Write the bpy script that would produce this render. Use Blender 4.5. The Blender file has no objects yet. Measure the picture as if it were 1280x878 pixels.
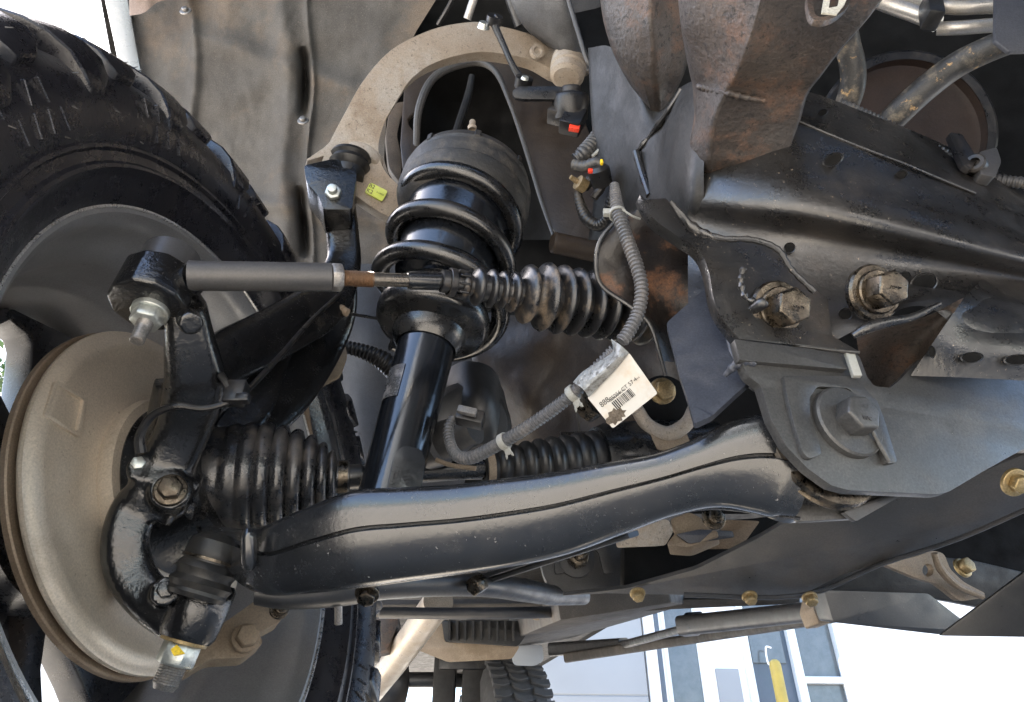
import bpy, bmesh, math, random
from mathutils import Vector as V, Matrix, noise
from mathutils.geometry import tessellate_polygon
random.seed(7)
R = math.radians
sc = bpy.context.scene
col = sc.collection
# ---------------------------------------------------------------- camera, light
CH = 0.15                                   # camera height above the ground
PIT = R(35); SP, CP = math.sin(PIT), math.cos(PIT)
F = 865.0
cam = bpy.data.cameras.new('camera'); camo = bpy.data.objects.new('camera', cam); col.objects.link(camo)
camo.location = (0, 0, CH); camo.rotation_euler = (R(90) + PIT, 0, 0)
cam.sensor_width = 36; cam.lens = 36 * F / 1280; cam.clip_start = 0.02; cam.clip_end = 500
sc.camera = camo
w = bpy.data.worlds.new('World'); sc.world = w; w.use_nodes = True
SUN_AZ, SUN_EL = R(-66), R(49)              # azimuth from +Y towards +X
nt = w.node_tree; bg = nt.nodes['Background']
sky = nt.nodes.new('ShaderNodeTexSky'); sky.sky_type = 'NISHITA'; sky.sun_disc = False
sky.sun_elevation = SUN_EL; sky.sun_rotation = SUN_AZ; sky.dust_density = 2.0; sky.ozone_density = 2.0
nt.links.new(sky.outputs[0], bg.inputs[0]); bg.inputs[1].default_value = 0.12
sl = bpy.data.lights.new('sun', 'SUN'); so = bpy.data.objects.new('sun', sl); col.objects.link(so)
sl.energy = 5.0; sl.angle = R(0.5); sl.color = (1, .93, .82)
sd = V((math.sin(SUN_AZ) * math.cos(SUN_EL), math.cos(SUN_AZ) * math.cos(SUN_EL), math.sin(SUN_EL)))
so.rotation_euler = (-sd).to_track_quat('-Z', 'Y').to_euler(); so.location = sd * 20
sc.view_settings.view_transform = 'Standard'; sc.view_settings.look = 'None'
sc.view_settings.exposure = 2.8; sc.view_settings.gamma = 1
# ---------------------------------------------------------------- geometry helpers
CAM = V((0, 0, CH))
def P(x, y, d):
    "the place at depth d (metres along the view axis) seen at photo position x, y"
    a, b = (x - 640) / F * d, (439 - y) / F * d
    return V((a, -b * SP + d * CP, b * CP + d * SP + CH))
def ray(x, y): return P(x, y, 1.0) - CAM
LAT = V((.957, .29, 0)); REAR = V((-.29, .957, 0)); UP = V((0, 0, 1))
class Plane:
    def __init__(s, x, y, d, n):
        s.o = P(x, y, d); s.n = V(n).normalized()
        if s.n.dot(CAM - s.o) < 0: s.n = -s.n
    def __call__(s, x, y):
        r = ray(x, y); return CAM + r * ((s.o - CAM).dot(s.n) / r.dot(s.n))
    def off(s, k):
        q = Plane.__new__(Plane); q.o = s.o + s.n * k; q.n = s.n; return q
def plane3(a, b, c):
    A, B, C_ = P(*a), P(*b), P(*c); return Plane(a[0], a[1], a[2], (B - A).cross(C_ - A))
LOC = {}
def tag(o, label=None, cat=None, group=None, kind=None):
    for k, v in (('label', label), ('category', cat), ('group', group), ('kind', kind)):
        if v: o[k] = v
    return o
def thing(name, label, cat, at, group=None):
    o = bpy.data.objects.new(name, None); col.objects.link(o); o.location = at; o.empty_display_size = .02
    LOC[o] = V(at); return tag(o, label, cat, group)
class MB:
    def __init__(s): s.v = []; s.f = []
    def add(s, vs, fs):
        n = len(s.v); s.v += [V(v) for v in vs]; s.f += [tuple(i + n for i in f) for f in fs]; return s
def obj(name, mb, mat, parent=None, ang=35, bev=0, seg=2, bang=35, sub=0, label=None):
    loc = LOC.get(parent, V((0, 0, 0)))
    bm = bmesh.new(); vs = [bm.verts.new(v - loc) for v in mb.v]
    for f in mb.f:
        try: bm.faces.new([vs[i] for i in f])
        except ValueError: pass
    bmesh.ops.remove_doubles(bm, verts=bm.verts, dist=1e-6)
    bmesh.ops.recalc_face_normals(bm, faces=bm.faces)
    if bev:
        ed = [e for e in bm.edges if len(e.link_faces) == 2 and e.calc_face_angle(0) > R(bang)]
        bmesh.ops.bevel(bm, geom=ed, offset=bev, segments=seg, profile=.5, affect='EDGES', clamp_overlap=True)
    for f in bm.faces: f.smooth = True
    for e in bm.edges:
        if len(e.link_faces) == 2 and e.calc_face_angle(0) > R(ang): e.smooth = False
    me = bpy.data.meshes.new(name); bm.to_mesh(me); bm.free()
    me.materials.append(mat)
    o = bpy.data.objects.new(name, me); col.objects.link(o); LOC[o] = loc
    if parent: o.parent = parent
    if sub:
        m = o.modifiers.new('s', 'SUBSURF'); m.levels = m.render_levels = sub
    if label: o['label'] = label
    return o
def single(name, mb, mat, label, cat, group=None, kind=None, **k):
    "a thing that is one mesh, its origin at its own lowest middle"
    c = sum(mb.v, V((0, 0, 0))) / len(mb.v); c.z = min(v.z for v in mb.v)
    LOC['tmp'] = c
    o = obj(name, mb, mat, None, **k)
    for v in o.data.vertices: v.co -= c
    o.location = c; LOC[o] = c
    return tag(o, label, cat, group, kind)
def cr(p, n):
    "Catmull-Rom through p (tuples or vectors), n steps a span"
    p = [V(q) if len(q) > 4 else V(q) for q in p]; out = []
    q = [p[0] * 2 - p[1]] + p + [p[-1] * 2 - p[-2]]
    for i in range(1, len(q) - 2):
        a, b, c, d = q[i - 1:i + 3]
        for k in range(n):
            t = k / n
            out.append(.5 * ((2 * b) + (c - a) * t + (2 * a - 5 * b + 4 * c - d) * t * t + (3 * b - a - 3 * c + d) * t ** 3))
    return out + [p[-1]]
def crc(p, n):
    "closed Catmull-Rom of 2-d points"
    p = [V(q) for q in p]; L = len(p); out = []
    for i in range(L):
        a, b, c, d = p[i - 1], p[i], p[(i + 1) % L], p[(i + 2) % L]
        for k in range(n):
            t = k / n
            out.append(.5 * ((2 * b) + (c - a) * t + (2 * a - 5 * b + 4 * c - d) * t * t + (3 * b - a - 3 * c + d) * t ** 3))
    return out
def chaikin(p, n=2, r=.25):
    p = [V(q) for q in p]
    for _ in range(n):
        o = []
        for i in range(len(p)):
            a, b = p[i], p[(i + 1) % len(p)]; L = (b - a).length or 1
            k = min(r, .5)
            o += [a + (b - a) * k, b - (b - a) * k]
        p = o
    return p
def roundc(p, r, n=4):
    "round every corner of a 2-d polygon by a radius r (in its own units)"
    p = [V(q) for q in p]; out = []
    for i in range(len(p)):
        a, b, c = p[i - 1], p[i], p[(i + 1) % len(p)]
        ra = min(r, (a - b).length * .45, (c - b).length * .45)
        s, e = b + (a - b).normalized() * ra, b + (c - b).normalized() * ra
        for k in range(n + 1):
            t = k / n; out.append(s * (1 - t) ** 2 + b * 2 * t * (1 - t) + e * t * t)
    return out
def ring_skin(mb, rings, closed=False, caps=True):
    n = len(rings[0]); base = len(mb.v); fs = []
    vs = [v for r in rings for v in r]
    m = len(rings)
    for i in range(m if closed else m - 1):
        for j in range(n):
            a, b = i * n, ((i + 1) % m) * n
            fs.append((a + j, a + (j + 1) % n, b + (j + 1) % n, b + j))
    if caps and not closed:
        fs.append(tuple(range(n))); fs.append(tuple((m - 1) * n + k for k in range(n)))
    return mb.add(vs, fs)
def frames(pts):
    T = []
    for i in range(len(pts)):
        a, b = pts[max(i - 1, 0)], pts[min(i + 1, len(pts) - 1)]; T.append((b - a).normalized())
    N = []; n = (CAM - pts[0]); n = (n - T[0] * n.dot(T[0])).normalized()
    for t in T:
        n = (n - t * n.dot(t)).normalized(); N.append(n)
    return T, N
def tube(mb, path, r=None, n=14, steps=6, mod=None):
    "round bar through (x, y, depth, radius px) photo stations; mod(s) scales the radius along the metres s"
    st = [tuple(q) + ((r,) if len(q) == 3 else ()) for q in path]
    q = [P(a[0], a[1], a[2]) for a in st]; q4 = [V((v.x, v.y, v.z, a[3] * a[2] / F)) for v, a in zip(q, st)]
    pts = cr(q4, steps) if len(q4) > 2 or mod else q4
    return wtube(mb, pts, n, mod)
def wtube(mb, p4, n=14, mod=None):
    pts = [p.xyz for p in p4]; rad = [max(p[3], 1e-4) for p in p4]
    T, N = frames(pts); rings = []; s = 0
    for i, p in enumerate(pts):
        if i: s += (p - pts[i - 1]).length
        k = mod(s) if mod else 1
        b = T[i].cross(N[i])
        rings.append([p + (N[i] * math.cos(t) + b * math.sin(t)) * rad[i] * k for t in [6.28318 * j / n for j in range(n)]])
    return ring_skin(mb, rings)
def resample(p4, step):
    out = [p4[0]]; acc = 0
    for i in range(1, len(p4)):
        a, b = p4[i - 1], p4[i]; L = (b.xyz - a.xyz).length
        while acc + L >= step:
            t = (step - acc) / L; a = a.lerp(b, t); out.append(a.copy()); L = (b.xyz - a.xyz).length; acc = 0
        acc += L
    return out
def conduit(mb, path, pitch=.0035, depth=.16, n=14):
    "split corrugated wire loom"
    q4 = [V((*P(a[0], a[1], a[2]), a[3] * a[2] / F)) for a in path]
    p4 = resample(cr(q4, 20), pitch / 4)
    k = [1, 1 , 1 - depth, 1 - depth]
    p4 = [V((*p.xyz, p[3] * k[i % 4])) for i, p in enumerate(p4)]
    return wtube(mb, p4, n)
def basis(ax):
    ax = V(ax).normalized(); u = ax.cross(UP if abs(ax.z) < .9 else V((1, 0, 0))).normalized(); return ax, u, ax.cross(u)
def lathe(mb, c, ax, prof, n=40, a0=0, a1=2 * math.pi, lump=None):
    "revolve (along, radius) metres round an axis at c"
    ax, u, v = basis(ax); full = abs(a1 - a0 - 2 * math.pi) < 1e-6
    rings = []
    for h, r in prof:
        ring = []
        for j in range(n):
            t = a0 + (a1 - a0) * j / (n if full else n - 1)
            k = lump(t, h) if lump else 1
            ring.append(c + ax * h + (u * math.cos(t) + v * math.sin(t)) * max(r, 1e-5) * k)
        rings.append(ring)
    return ring_skin(mb, rings, caps=False)
def prism(mb, c, ax, n, r0, h0, h1, r1=None, rot=0, ch=0):
    ax, u, v = basis(ax); r1 = r1 or r0; rr = []
    st = [(h0, r0), (h1 - ch, r1), (h1, r1 * (1 - ch / r1 * .9 if ch else 1))] if ch else [(h0, r0), (h1, r1)]
    for h, r in st: rr.append([c + ax * h + (u * math.cos(rot + 6.28318 * j / n) + v * math.sin(rot + 6.28318 * j / n)) * r for j in range(n)])
    return ring_skin(mb, rr)
def plate(pts, pl, t, holes=(), n=18):
    "flat plate cut to a photo outline lying in plane pl, t metres thick away from the camera"
    mb = MB(); loops = [[pl(p[0], p[1]) for p in pts]]
    for h in holes:
        if isinstance(h[0], (int, float)):
            ry = h[3] if len(h) == 4 else h[2]
            loops.append([pl(h[0] + h[2] * math.cos(6.28318 * k / n), h[1] + ry * math.sin(6.28318 * k / n)) for k in range(n)])
        else: loops.append([pl(a, b) for a, b in h])
    tri = tessellate_polygon(loops); flat = [v for L in loops for v in L]; N = len(flat)
    fs = [tuple(f) for f in tri] + [tuple(i + N for i in reversed(f)) for f in tri]
    k = 0
    for L in loops:
        m = len(L)
        for i in range(m): fs.append((k + i, k + (i + 1) % m, k + (i + 1) % m + N, k + i + N))
        k += m
    return mb.add(flat + [v - pl.n * t for v in flat], fs)
def box(mb, c, sx, sy, sz, ex=(1, 0, 0), ey=(0, 1, 0), ez=(0, 0, 1)):
    ex, ey, ez = V(ex) * sx / 2, V(ey) * sy / 2, V(ez) * sz / 2
    vs = [c + ex * a + ey * b + ez * d for a in (-1, 1) for b in (-1, 1) for d in (-1, 1)]
    return mb.add(vs, [(0, 1, 3, 2), (4, 6, 7, 5), (0, 4, 5, 1), (2, 3, 7, 6), (0, 2, 6, 4), (1, 5, 7, 3)])
def sheet(rows, t=.004, nu=6, nv=6, dent=0, dsc=8, seed=0):
    "pressed sheet through rows of (x, y, depth) stations, t metres thick; dent adds uneven pressing"
    g = [cr([V(q) for q in r], nu) for r in rows]
    g = list(zip(*[cr([r[i] for r in g], nv) for i in range(len(g[0]))]))
    ro = []
    for r in g:
        line = []
        for q in r:
            p = P(*q); tow = (CAM - p).normalized()
            if dent: p = p + tow * dent * noise.fractal(p * dsc + V((seed, 0, 0)), .8, 2, 3)
            line.append(p)
        ro.append(line)
    return solid(ro, t)
def solid(ro, t):
    a, b = len(ro), len(ro[0]); mb = MB(); top = [p for r in ro for p in r]; N = len(top)
    bot = [p - (CAM - p).normalized() * t for p in top]; fs = []
    for i in range(a - 1):
        for j in range(b - 1):
            q = (i * b + j, i * b + j + 1, (i + 1) * b + j + 1, (i + 1) * b + j); fs += [q, tuple(k + N for k in reversed(q))]
    bd = [j for j in range(b)] + [i * b + b - 1 for i in range(1, a)] + [(a - 1) * b + j for j in range(b - 2, -1, -1)] + [i * b for i in range(a - 2, 0, -1)]
    for i in range(len(bd)):
        p, q = bd[i], bd[(i + 1) % len(bd)]; fs.append((p, q, q + N, p + N))
    return mb.add(top + bot, fs)
def sweep(mb, stations, prof, steps=6):
    "sweep a section along (x, y, depth, half width px, half depth m); section points (across, towards the camera)"
    q = [V((*P(a[0], a[1], a[2]), a[3] * a[2] / F)) for a in stations]; p4 = cr(q, steps)
    hv = [v.x for v in cr([V((a[4], 0)) for a in stations], steps)]
    pts = [p.xyz for p in p4]; rings = []
    for i, p in enumerate(pts):
        a, b = pts[max(i - 1, 0)], pts[min(i + 1, len(pts) - 1)]; T = (b - a).normalized()
        n = CAM - p; n = (n - T * n.dot(T)).normalized(); u = n.cross(T)
        rings.append([p + u * x * p4[i][3] + n * y * hv[i] for x, y in prof])
    return ring_skin(mb, rings)
def rrect(k=.35, n=4):
    return [(v.x, v.y) for v in roundc([(-1, -1), (1, -1), (1, 1), (-1, 1)], k * 2, n)]
def hexbolt(parent, x, y, d, ax, r, mat, h=None, washer=1.35, wmat=None, stud=0, name='bolt', rot=.3, wh=.25, dome=False):
    "hex head r px to its corners, standing on its washer at the photo place; ax points out of the surface"
    c = P(x, y, d); ax = V(ax).normalized()
    if ax.dot(CAM - c) < 0 and name != 'nut_away': ax = -ax
    m = r * d / F; h = h or m * .95
    mb = MB()
    if washer: lathe(mb, c, ax, [(-m * .2, .0), (-m * .2, m * washer), (m * wh * .6, m * washer), (m * wh, m * washer * .93), (m * wh, 0)], 28)
    prism(mb, c, ax, 6, m, m * wh * .9, m * wh + h, rot=rot, ch=m * .12)
    if stud: lathe(mb, c, ax, [(m * wh + h, m * .55), (m * wh + h + stud * .96, m * .55), (m * wh + h + stud, m * .45), (m * wh + h + stud, 0)], 16)
    return obj(name, mb, mat, parent, bev=m * .05, seg=1)
# ---------------------------------------------------------------- materials
MATS = {}
def M(name, c1, c2=None, rough=.5, metal=0.0, scale=12, bump=.15, bsc=250, dust=None, speck=None, rust=None, rvar=.12, coat=0, spec=.5, grit=.3):
    if name in MATS: return MATS[name]
    m = bpy.data.materials.new(name); m.use_nodes = True; n = m.node_tree.nodes; L = m.node_tree.links.new
    b = n['Principled BSDF']; b.inputs['Metallic'].default_value = metal; b.inputs['Specular IOR Level'].default_value = spec
    b.inputs['Coat Weight'].default_value = coat; b.inputs['Coat Roughness'].default_value = .12
    tc = n.new('ShaderNodeTexCoord')
    def nz(s, det=4, ro=.6):
        q = n.new('ShaderNodeTexNoise'); q.inputs['Scale'].default_value = s; q.inputs['Detail'].default_value = det; q.inputs['Roughness'].default_value = ro
        L(tc.outputs['Object'], q.inputs['Vector']); return q.outputs['Fac']
    def ramp(fac, lo, hi):
        q = n.new('ShaderNodeMapRange'); q.inputs[1].default_value = lo; q.inputs[2].default_value = hi; q.clamp = True; L(fac, q.inputs[0]); return q.outputs[0]
    def mix(f, a, c):
        q = n.new('ShaderNodeMix'); q.data_type = 'RGBA'
        L(f, q.inputs[0])
        for k, s in ((6, a), (7, c)):
            if hasattr(s, 'links'): L(s, q.inputs[k])
            else: q.inputs[k].default_value = (*s, 1)
        return q.outputs[2]
    def mixf(f, a, c):
        q = n.new('ShaderNodeMix'); q.data_type = 'FLOAT'; L(f, q.inputs[0])
        for k, s in ((2, a), (3, c)):
            if hasattr(s, 'links'): L(s, q.inputs[k])
            else: q.inputs[k].default_value = s
        return q.outputs[0]
    c2 = c2 or tuple(v * .7 for v in c1)
    color = mix(ramp(nz(scale), .35, .65), c1, c2)
    rg = mixf(ramp(nz(scale * 3.1, 3), .3, .7), max(rough - rvar, .03), min(rough + rvar, 1))
    met = None
    for layer, rr in ((rust, .85), (dust, .9), (speck, .8)):
        if layer:
            c, lo, hi, s, amt = layer
            f = ramp(nz(s, 6, .7), lo, hi); mm = n.new('ShaderNodeMath'); mm.operation = 'MULTIPLY'; mm.inputs[1].default_value = amt; L(f, mm.inputs[0])
            f = mm.outputs[0]
            color = mix(f, color, c); rg = mixf(f, rg, rr); met = mixf(f, met if met else metal, 0.0)
    if grit and bsc > 60:
        g_ = n.new('ShaderNodeMapRange'); g_.inputs[1].default_value = .3; g_.inputs[2].default_value = .7; g_.inputs[3].default_value = 1 - grit; g_.inputs[4].default_value = 1 + grit * 1.3
        L(nz(620, 3, .7), g_.inputs[0]); vm_ = n.new('ShaderNodeVectorMath'); vm_.operation = 'SCALE'; L(color, vm_.inputs[0]); L(g_.outputs[0], vm_.inputs['Scale']); color = vm_.outputs[0]
        ad = n.new('ShaderNodeMapRange'); ad.inputs[1].default_value = .3; ad.inputs[2].default_value = .7; ad.inputs[3].default_value = -.07; ad.inputs[4].default_value = .07
        L(nz(480, 3, .7), ad.inputs[0]); mm = n.new('ShaderNodeMath'); mm.use_clamp = True; L(rg, mm.inputs[0]); L(ad.outputs[0], mm.inputs[1]); rg = mm.outputs[0]
    L(color, b.inputs['Base Color']); L(rg, b.inputs['Roughness'])
    if met: L(met, b.inputs['Metallic'])
    if bump:
        bn = n.new('ShaderNodeBump'); bn.inputs['Strength'].default_value = bump; bn.inputs['Distance'].default_value = .28 / bsc
        L(nz(bsc, 4, .6), bn.inputs['Height']); L(bn.outputs[0], b.inputs['Normal'])
    MATS[name] = m; return m
TAN = (.30, .215, .135); DUST = (.24, .20, .155); RUST = (.21, .085, .035)
m_gloss = M('glossy cast black paint', (.004, .004, .0045), (.008, .008, .0085), .2, bump=.45, bsc=230, spec=.9, rvar=.08, speck=((.3, .25, .2), .66, .72, 420, .7), dust=(DUST, .60, .95, 26, .25))
m_black = M('satin black paint', (.006, .0065, .007), (.010, .0105, .012), .28, bump=.15, bsc=300, spec=.8, speck=((.3, .27, .23), .69, .75, 380, .6), dust=(DUST, .58, .95, 20, .2))
m_lca = M('control arm black e-coat', (.009, .010, .012), (.015, .016, .018), .21, bump=.12, bsc=260, spec=1.0, rvar=.06, speck=((.38, .35, .32), .66, .71, 240, .75), dust=(DUST, .54, .95, 14, .14))
m_spring = M('coil powder coat', (.004, .004, .0045), (.008, .008, .008), .26, bump=.08, bsc=300, spec=.9, dust=((.16, .13, .10), .52, .9, 18, .16))
m_chrome = M('shock body black', (.004, .005, .007), (.007, .008, .010), .17, bump=.03, bsc=200, spec=1.0, rvar=.05, speck=((.3, .3, .3), .71, .76, 250, .6))
m_rubber = M('dusty rubber', (.007, .007, .0075), (.012, .012, .012), .42, bump=.2, bsc=400, dust=(DUST, .5, .9, 30, .25), speck=((.25, .22, .19), .68, .73, 260, .6))
m_boot = M('rack bellows rubber', (.008, .0085, .010), (.014, .014, .015), .34, bump=.15, bsc=400, spec=.7, dust=((.36, .27, .18), .53, .70, 26, .45))
m_frame = M('frame wax black', (.007, .0068, .0068), (.013, .012, .0115), .33, bump=.3, bsc=200, spec=.9, dust=((.10, .08, .062), .52, .88, 8, .35), speck=((.34, .27, .2), .645, .70, 340, .75), rust=((.09, .045, .022), .64, .78, 8, .3))
m_rust = M('rusted frame', (.018, .0145, .0125), (.05, .037, .029), .55, bump=.9, bsc=260, scale=14, spec=.6, rust=((.17, .08, .04), .52, .70, 30, .5), dust=((.13, .10, .072), .45, .85, 9, .4), speck=((.012, .01, .009), .56, .61, 190, .75))
m_brown = M('dark brown bracket', (.036, .024, .015), (.022, .015, .010), .5, bump=.25, bsc=160, dust=((.10, .07, .045), .5, .9, 10, .4), speck=((.2, .15, .1), .68, .74, 300, .5))  # dark brown with random paler patches and specks
m_grey = M('grey satin bracket paint', (.044, .043, .042), (.054, .053, .052), .40, metal=.2, bump=.12, bsc=300, rvar=.08, spec=.6, dust=((.15, .14, .125), .5, .85, 16, .35), speck=((.3, .28, .25), .68, .72, 320, .6), rust=((.02, .02, .02), .62, .8, 40, .5))
m_blue = M('blue grey bracket paint', (.030, .034, .045), (.040, .044, .056), .45, bump=.15, bsc=400, speck=((.3, .3, .3), .68, .72, 300, .5), dust=((.11, .10, .095), .5, .85, 18, .4))
m_skid = M('dark skid plate', (.013, .0135, .015), (.022, .022, .023), .42, bump=.12, bsc=500, spec=.9, dust=((.15, .12, .10), .5, .95, 12, .35), speck=((.4, .36, .3), .69, .73, 260, .6))
m_tan = M('clay-dusted alloy', (.29, .23, .17), (.36, .31, .25), .55, metal=.15, scale=14, bump=.5, bsc=260, dust=((.36, .345, .32), .52, .72, 11, .8), rust=((.17, .115, .07), .52, .70, 16, .65), speck=((.10, .08, .06), .58, .65, 200, .6), grit=0.18)
m_tan2 = M('dusty iron', (.27, .21, .15), (.20, .15, .10), .65, metal=.1, bump=.3, bsc=200, dust=((.36, .30, .22), .5, .8, 30, .6), grit=0.2)
m_shield = M('dusty dust shield', (.56, .485, .39), (.47, .40, .32), .42, metal=.35, scale=7, bump=.25, bsc=240, rvar=.1, dust=((.55, .49, .41), .45, .75, 8, .5), speck=((.12, .09, .07), .645, .71, 150, .6), rust=((.22, .165, .115), .52, .75, 10, .65), grit=0.16)
m_rotor = M('rusted rotor edge', (.30, .23, .165), (.20, .14, .09), .5, metal=.4, bump=.3, bsc=200, grit=0.2)
m_tyre = M('tyre rubber', (.008, .008, .011), (.014, .014, .018), .30, bump=.25, bsc=200, spec=.8, dust=((.10, .09, .08), .5, .9, 11, .3), speck=((.25, .24, .22), .69, .74, 160, .5))
m_rim = M('lightened wheel barrel', (.34, .34, .345), (.40, .405, .41), .38, metal=.75, bump=.05, bsc=300, rvar=.06, dust=((.22, .2, .18), .5, .95, 8, .35), grit=0.12)  # colour raised to stand in for light through the wheel openings
m_spoke = M('black wheel spokes', (.008, .009, .012), (.013, .014, .018), .3, bump=.05, bsc=300)
m_mach = M('machined wheel faces', (.6, .6, .6), (.5, .5, .5), .3, metal=.8, bump=.05)
m_zinc = M('zinc nut', (.55, .58, .55), (.42, .44, .42), .34, metal=.8, bump=.15, bsc=300, dust=((.4, .36, .3), .5, .8, 90, .5), grit=0.15)
m_stud = M('bare steel stud', (.30, .29, .28), (.2, .19, .18), .42, metal=.8, bump=.3, bsc=500, dust=((.28, .22, .16), .5, .8, 120, .5))
m_bolt = M('dirty plated bolt', (.13, .11, .085), (.05, .042, .034), .28, metal=1, bump=.4, bsc=400, scale=50, dust=((.10, .07, .045), .5, .75, 90, .6))
m_gold = M('yellow passivated bolt', (.36, .27, .13), (.26, .19, .10), .4, metal=.7, bump=.3, bsc=400, dust=((.26, .21, .15), .5, .8, 70, .6))
m_rod = M('satin black tie rod', (.065, .065, .068), (.085, .082, .08), .42, metal=.4, bump=.1, bsc=600, rvar=.05, grit=0.13)
m_loom = M('grey wire loom', (.07, .073, .077), (.10, .10, .105), .45, bump=.05, bsc=500, dust=((.3, .26, .22), .5, .85, 40, .5))
m_loomb = M('black wire loom', (.045, .045, .047), (.06, .06, .06), .4, bump=.05, bsc=500, dust=((.3, .26, .2), .5, .85, 40, .6))
m_clip = M('grey nylon clip', (.25, .26, .24), (.34, .33, .3), .5, bump=.1, bsc=500, grit=0.1)
m_plast = M('black plastic', (.008, .008, .009), (.013, .013, .014), .36, bump=.15, bsc=500, dust=((.16, .13, .10), .5, .85, 40, .35), speck=((.3, .26, .2), .68, .74, 300, .5))
m_alu = M('aluminium pipe', (.55, .53, .5), (.42, .4, .37), .4, metal=.8, bump=.2, bsc=200, dust=((.4, .34, .25), .5, .8, 30, .6), grit=0.15)
m_liner = M('felt wheel liner', (.072, .068, .063), (.05, .047, .044), .85, scale=7, bump=.9, bsc=420, dust=((.135, .10, .07), .50, .68, 5, .6), speck=((.21, .18, .15), .60, .70, 420, .5), rust=((.038, .035, .032), .52, .72, 9, .55))
m_liner2 = M('dark blue grey liner', (.05, .055, .065), (.04, .042, .05), .7, bump=.2, bsc=300)
m_void = M('painted shade black', (.0015, .0015, .0015), (.003, .0028, .0026), .8, bump=0, spec=.2)  # near-black colour stands in for the deep shade of the voids
m_dark = M('dark underbody', (.008, .0075, .007), (.016, .014, .012), .6, bump=.2, bsc=100)
m_fend = M('silver body paint', (.30, .32, .34), (.28, .30, .32), .3, metal=.3, bump=0, coat=.6, grit=0)
m_white = M('white painted wall', (.80, .80, .79), (.76, .76, .75), .7, scale=1, bump=.05, bsc=20)
m_wall = M('blue grey wall panel', (.30, .315, .33), (.27, .285, .30), .6, scale=1, bump=.05, bsc=20)
m_glass = M('shop glass', (.07, .08, .085), (.10, .11, .115), .12, bump=0, spec=.8)
m_door = M('slate blue door', (.06, .085, .11), (.07, .09, .12), .45, bump=0)
m_frm = M('pale door frame', (.62, .66, .68), (.58, .62, .64), .4, bump=0)
m_yel = M('bollard yellow', (.36, .27, .05), (.30, .23, .05), .5, bump=.05)
m_conc = M('concrete yard', (.46, .43, .39), (.38, .355, .32), .85, scale=.8, bump=.2, bsc=30, dust=((.30, .28, .25), .5, .75, 4, .4))
m_leaf = M('tree leaves', (.05, .10, .03), (.09, .14, .05), .6, scale=2, bump=0)
m_bark = M('tree bark', (.09, .07, .05), (.06, .045, .035), .9, bump=.5, bsc=30)
m_red = M('red lock tab', (.75, .05, .02), (.65, .05, .02), .4, bump=0)
m_ink = M('black print', (.02, .02, .02), (.03, .03, .03), .6, bump=0)
m_tagw = M('soiled white label', (.62, .60, .55), (.66, .64, .60), .45, scale=30, bump=.02, dust=((.55, .40, .24), .5, .7, 40, .5), grit=0)
m_film = M('clear label sleeve', (.42, .44, .44), (.3, .31, .31), .18, bump=.6, bsc=160, speck=((.07, .06, .05), .5, .6, 200, .7), grit=0.1)
m_gst = M('fluorescent sticker', (.62, .70, .12), (.66, .74, .18), .5, scale=60, bump=0, dust=((.35, .32, .2), .5, .8, 120, .4), grit=0)
m_yp = M('yellow paint mark', (.8, .55, .02), (.75, .5, .02), .5, bump=0)
def words(txt, place, right, up, size, mat, parent, name='lettering', thick=0.0):
    "lettering built as text set on a surface"
    cu = bpy.data.curves.new(name, 'FONT'); cu.body = txt; cu.size = size; cu.align_x = 'CENTER'; cu.align_y = 'CENTER'; cu.extrude = thick
    to = bpy.data.objects.new(name, cu); col.objects.link(to)
    r = V(right).normalized(); u = V(up); u = (u - r * u.dot(r)).normalized(); z = r.cross(u)
    mw = Matrix((r, u, z)).transposed().to_4x4(); mw.translation = place
    dg = bpy.context.evaluated_depsgraph_get(); me = bpy.data.meshes.new_from_object(to.evaluated_get(dg))
    bpy.data.objects.remove(to)
    me.transform(Matrix.Translation(-LOC.get(parent, V((0, 0, 0)))) @ mw)
    me.materials.clear(); me.materials.append(mat)
    o = bpy.data.objects.new(name, me); col.objects.link(o); o.parent = parent; return o
# ---------------------------------------------------------------- the setting
g = MB().add([(-40, -40, 0), (60, -40, 0), (60, 80, 0), (-40, 80, 0)], [(0, 1, 2, 3)])
tag(obj('ground', g, m_conc), kind='structure')
fac = Plane(900, 830, 5.6, (0.06, -1, 0))
def fbox(x0, y0, x1, y1, pr, t, mat, name, parent, bev=0):
    return obj(name, plate([(x0, y0), (x1, y0), (x1 + (y1 - y0) * .25, y1), (x0 + (y1 - y0) * .25, y1)], fac.off(pr), t, ()), mat, parent, bev=bev)
bt = thing('shop_building', 'white and blue grey shop building with glass doors, seen beneath the truck', 'building', fac.o)
# wall: from the ground to well above the truck
def fw(x0, x1, z0, z1, pr, t, mat, name):
    ex = V((1, .06, 0)).normalized(); nn = V((.06, -1, 0)).normalized()
    mb = MB(); c = fac.o + ex * ((x0 + x1) / 2); c.z = (z0 + z1) / 2; c += nn * (pr - t / 2)
    box(mb, c, x1 - x0, t, z1 - z0, ex, nn, UP); return obj(name, mb, mat, bt, bev=.004, seg=1)
fw(-1.75, -.62, 0, 3.2, .02, .2, m_wall, 'wall_panel')
fw(-.60, .22, 0, 3.2, .0, .2, m_white, 'wall_panel')
fw(1.05, 9, 0, 3.2, .0, .2, m_white, 'wall_panel')
fw(.22, 1.05, 2.3, 3.2, .0, .2, m_white, 'wall_panel')
for k in range(8): fw(-1.75, -.62, .35 * k, .35 * k + .34, .028, .02, m_wall, 'wall_panel')
d = fw(.24, .62, .03, 2.28, -.03, .05, m_door, 'door'); fw(.20, .26, 0, 2.3, .03, .1, m_frm, 'door_frame'); fw(.60, .67, 0, 2.3, .03, .1, m_frm, 'door_frame')
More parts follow.
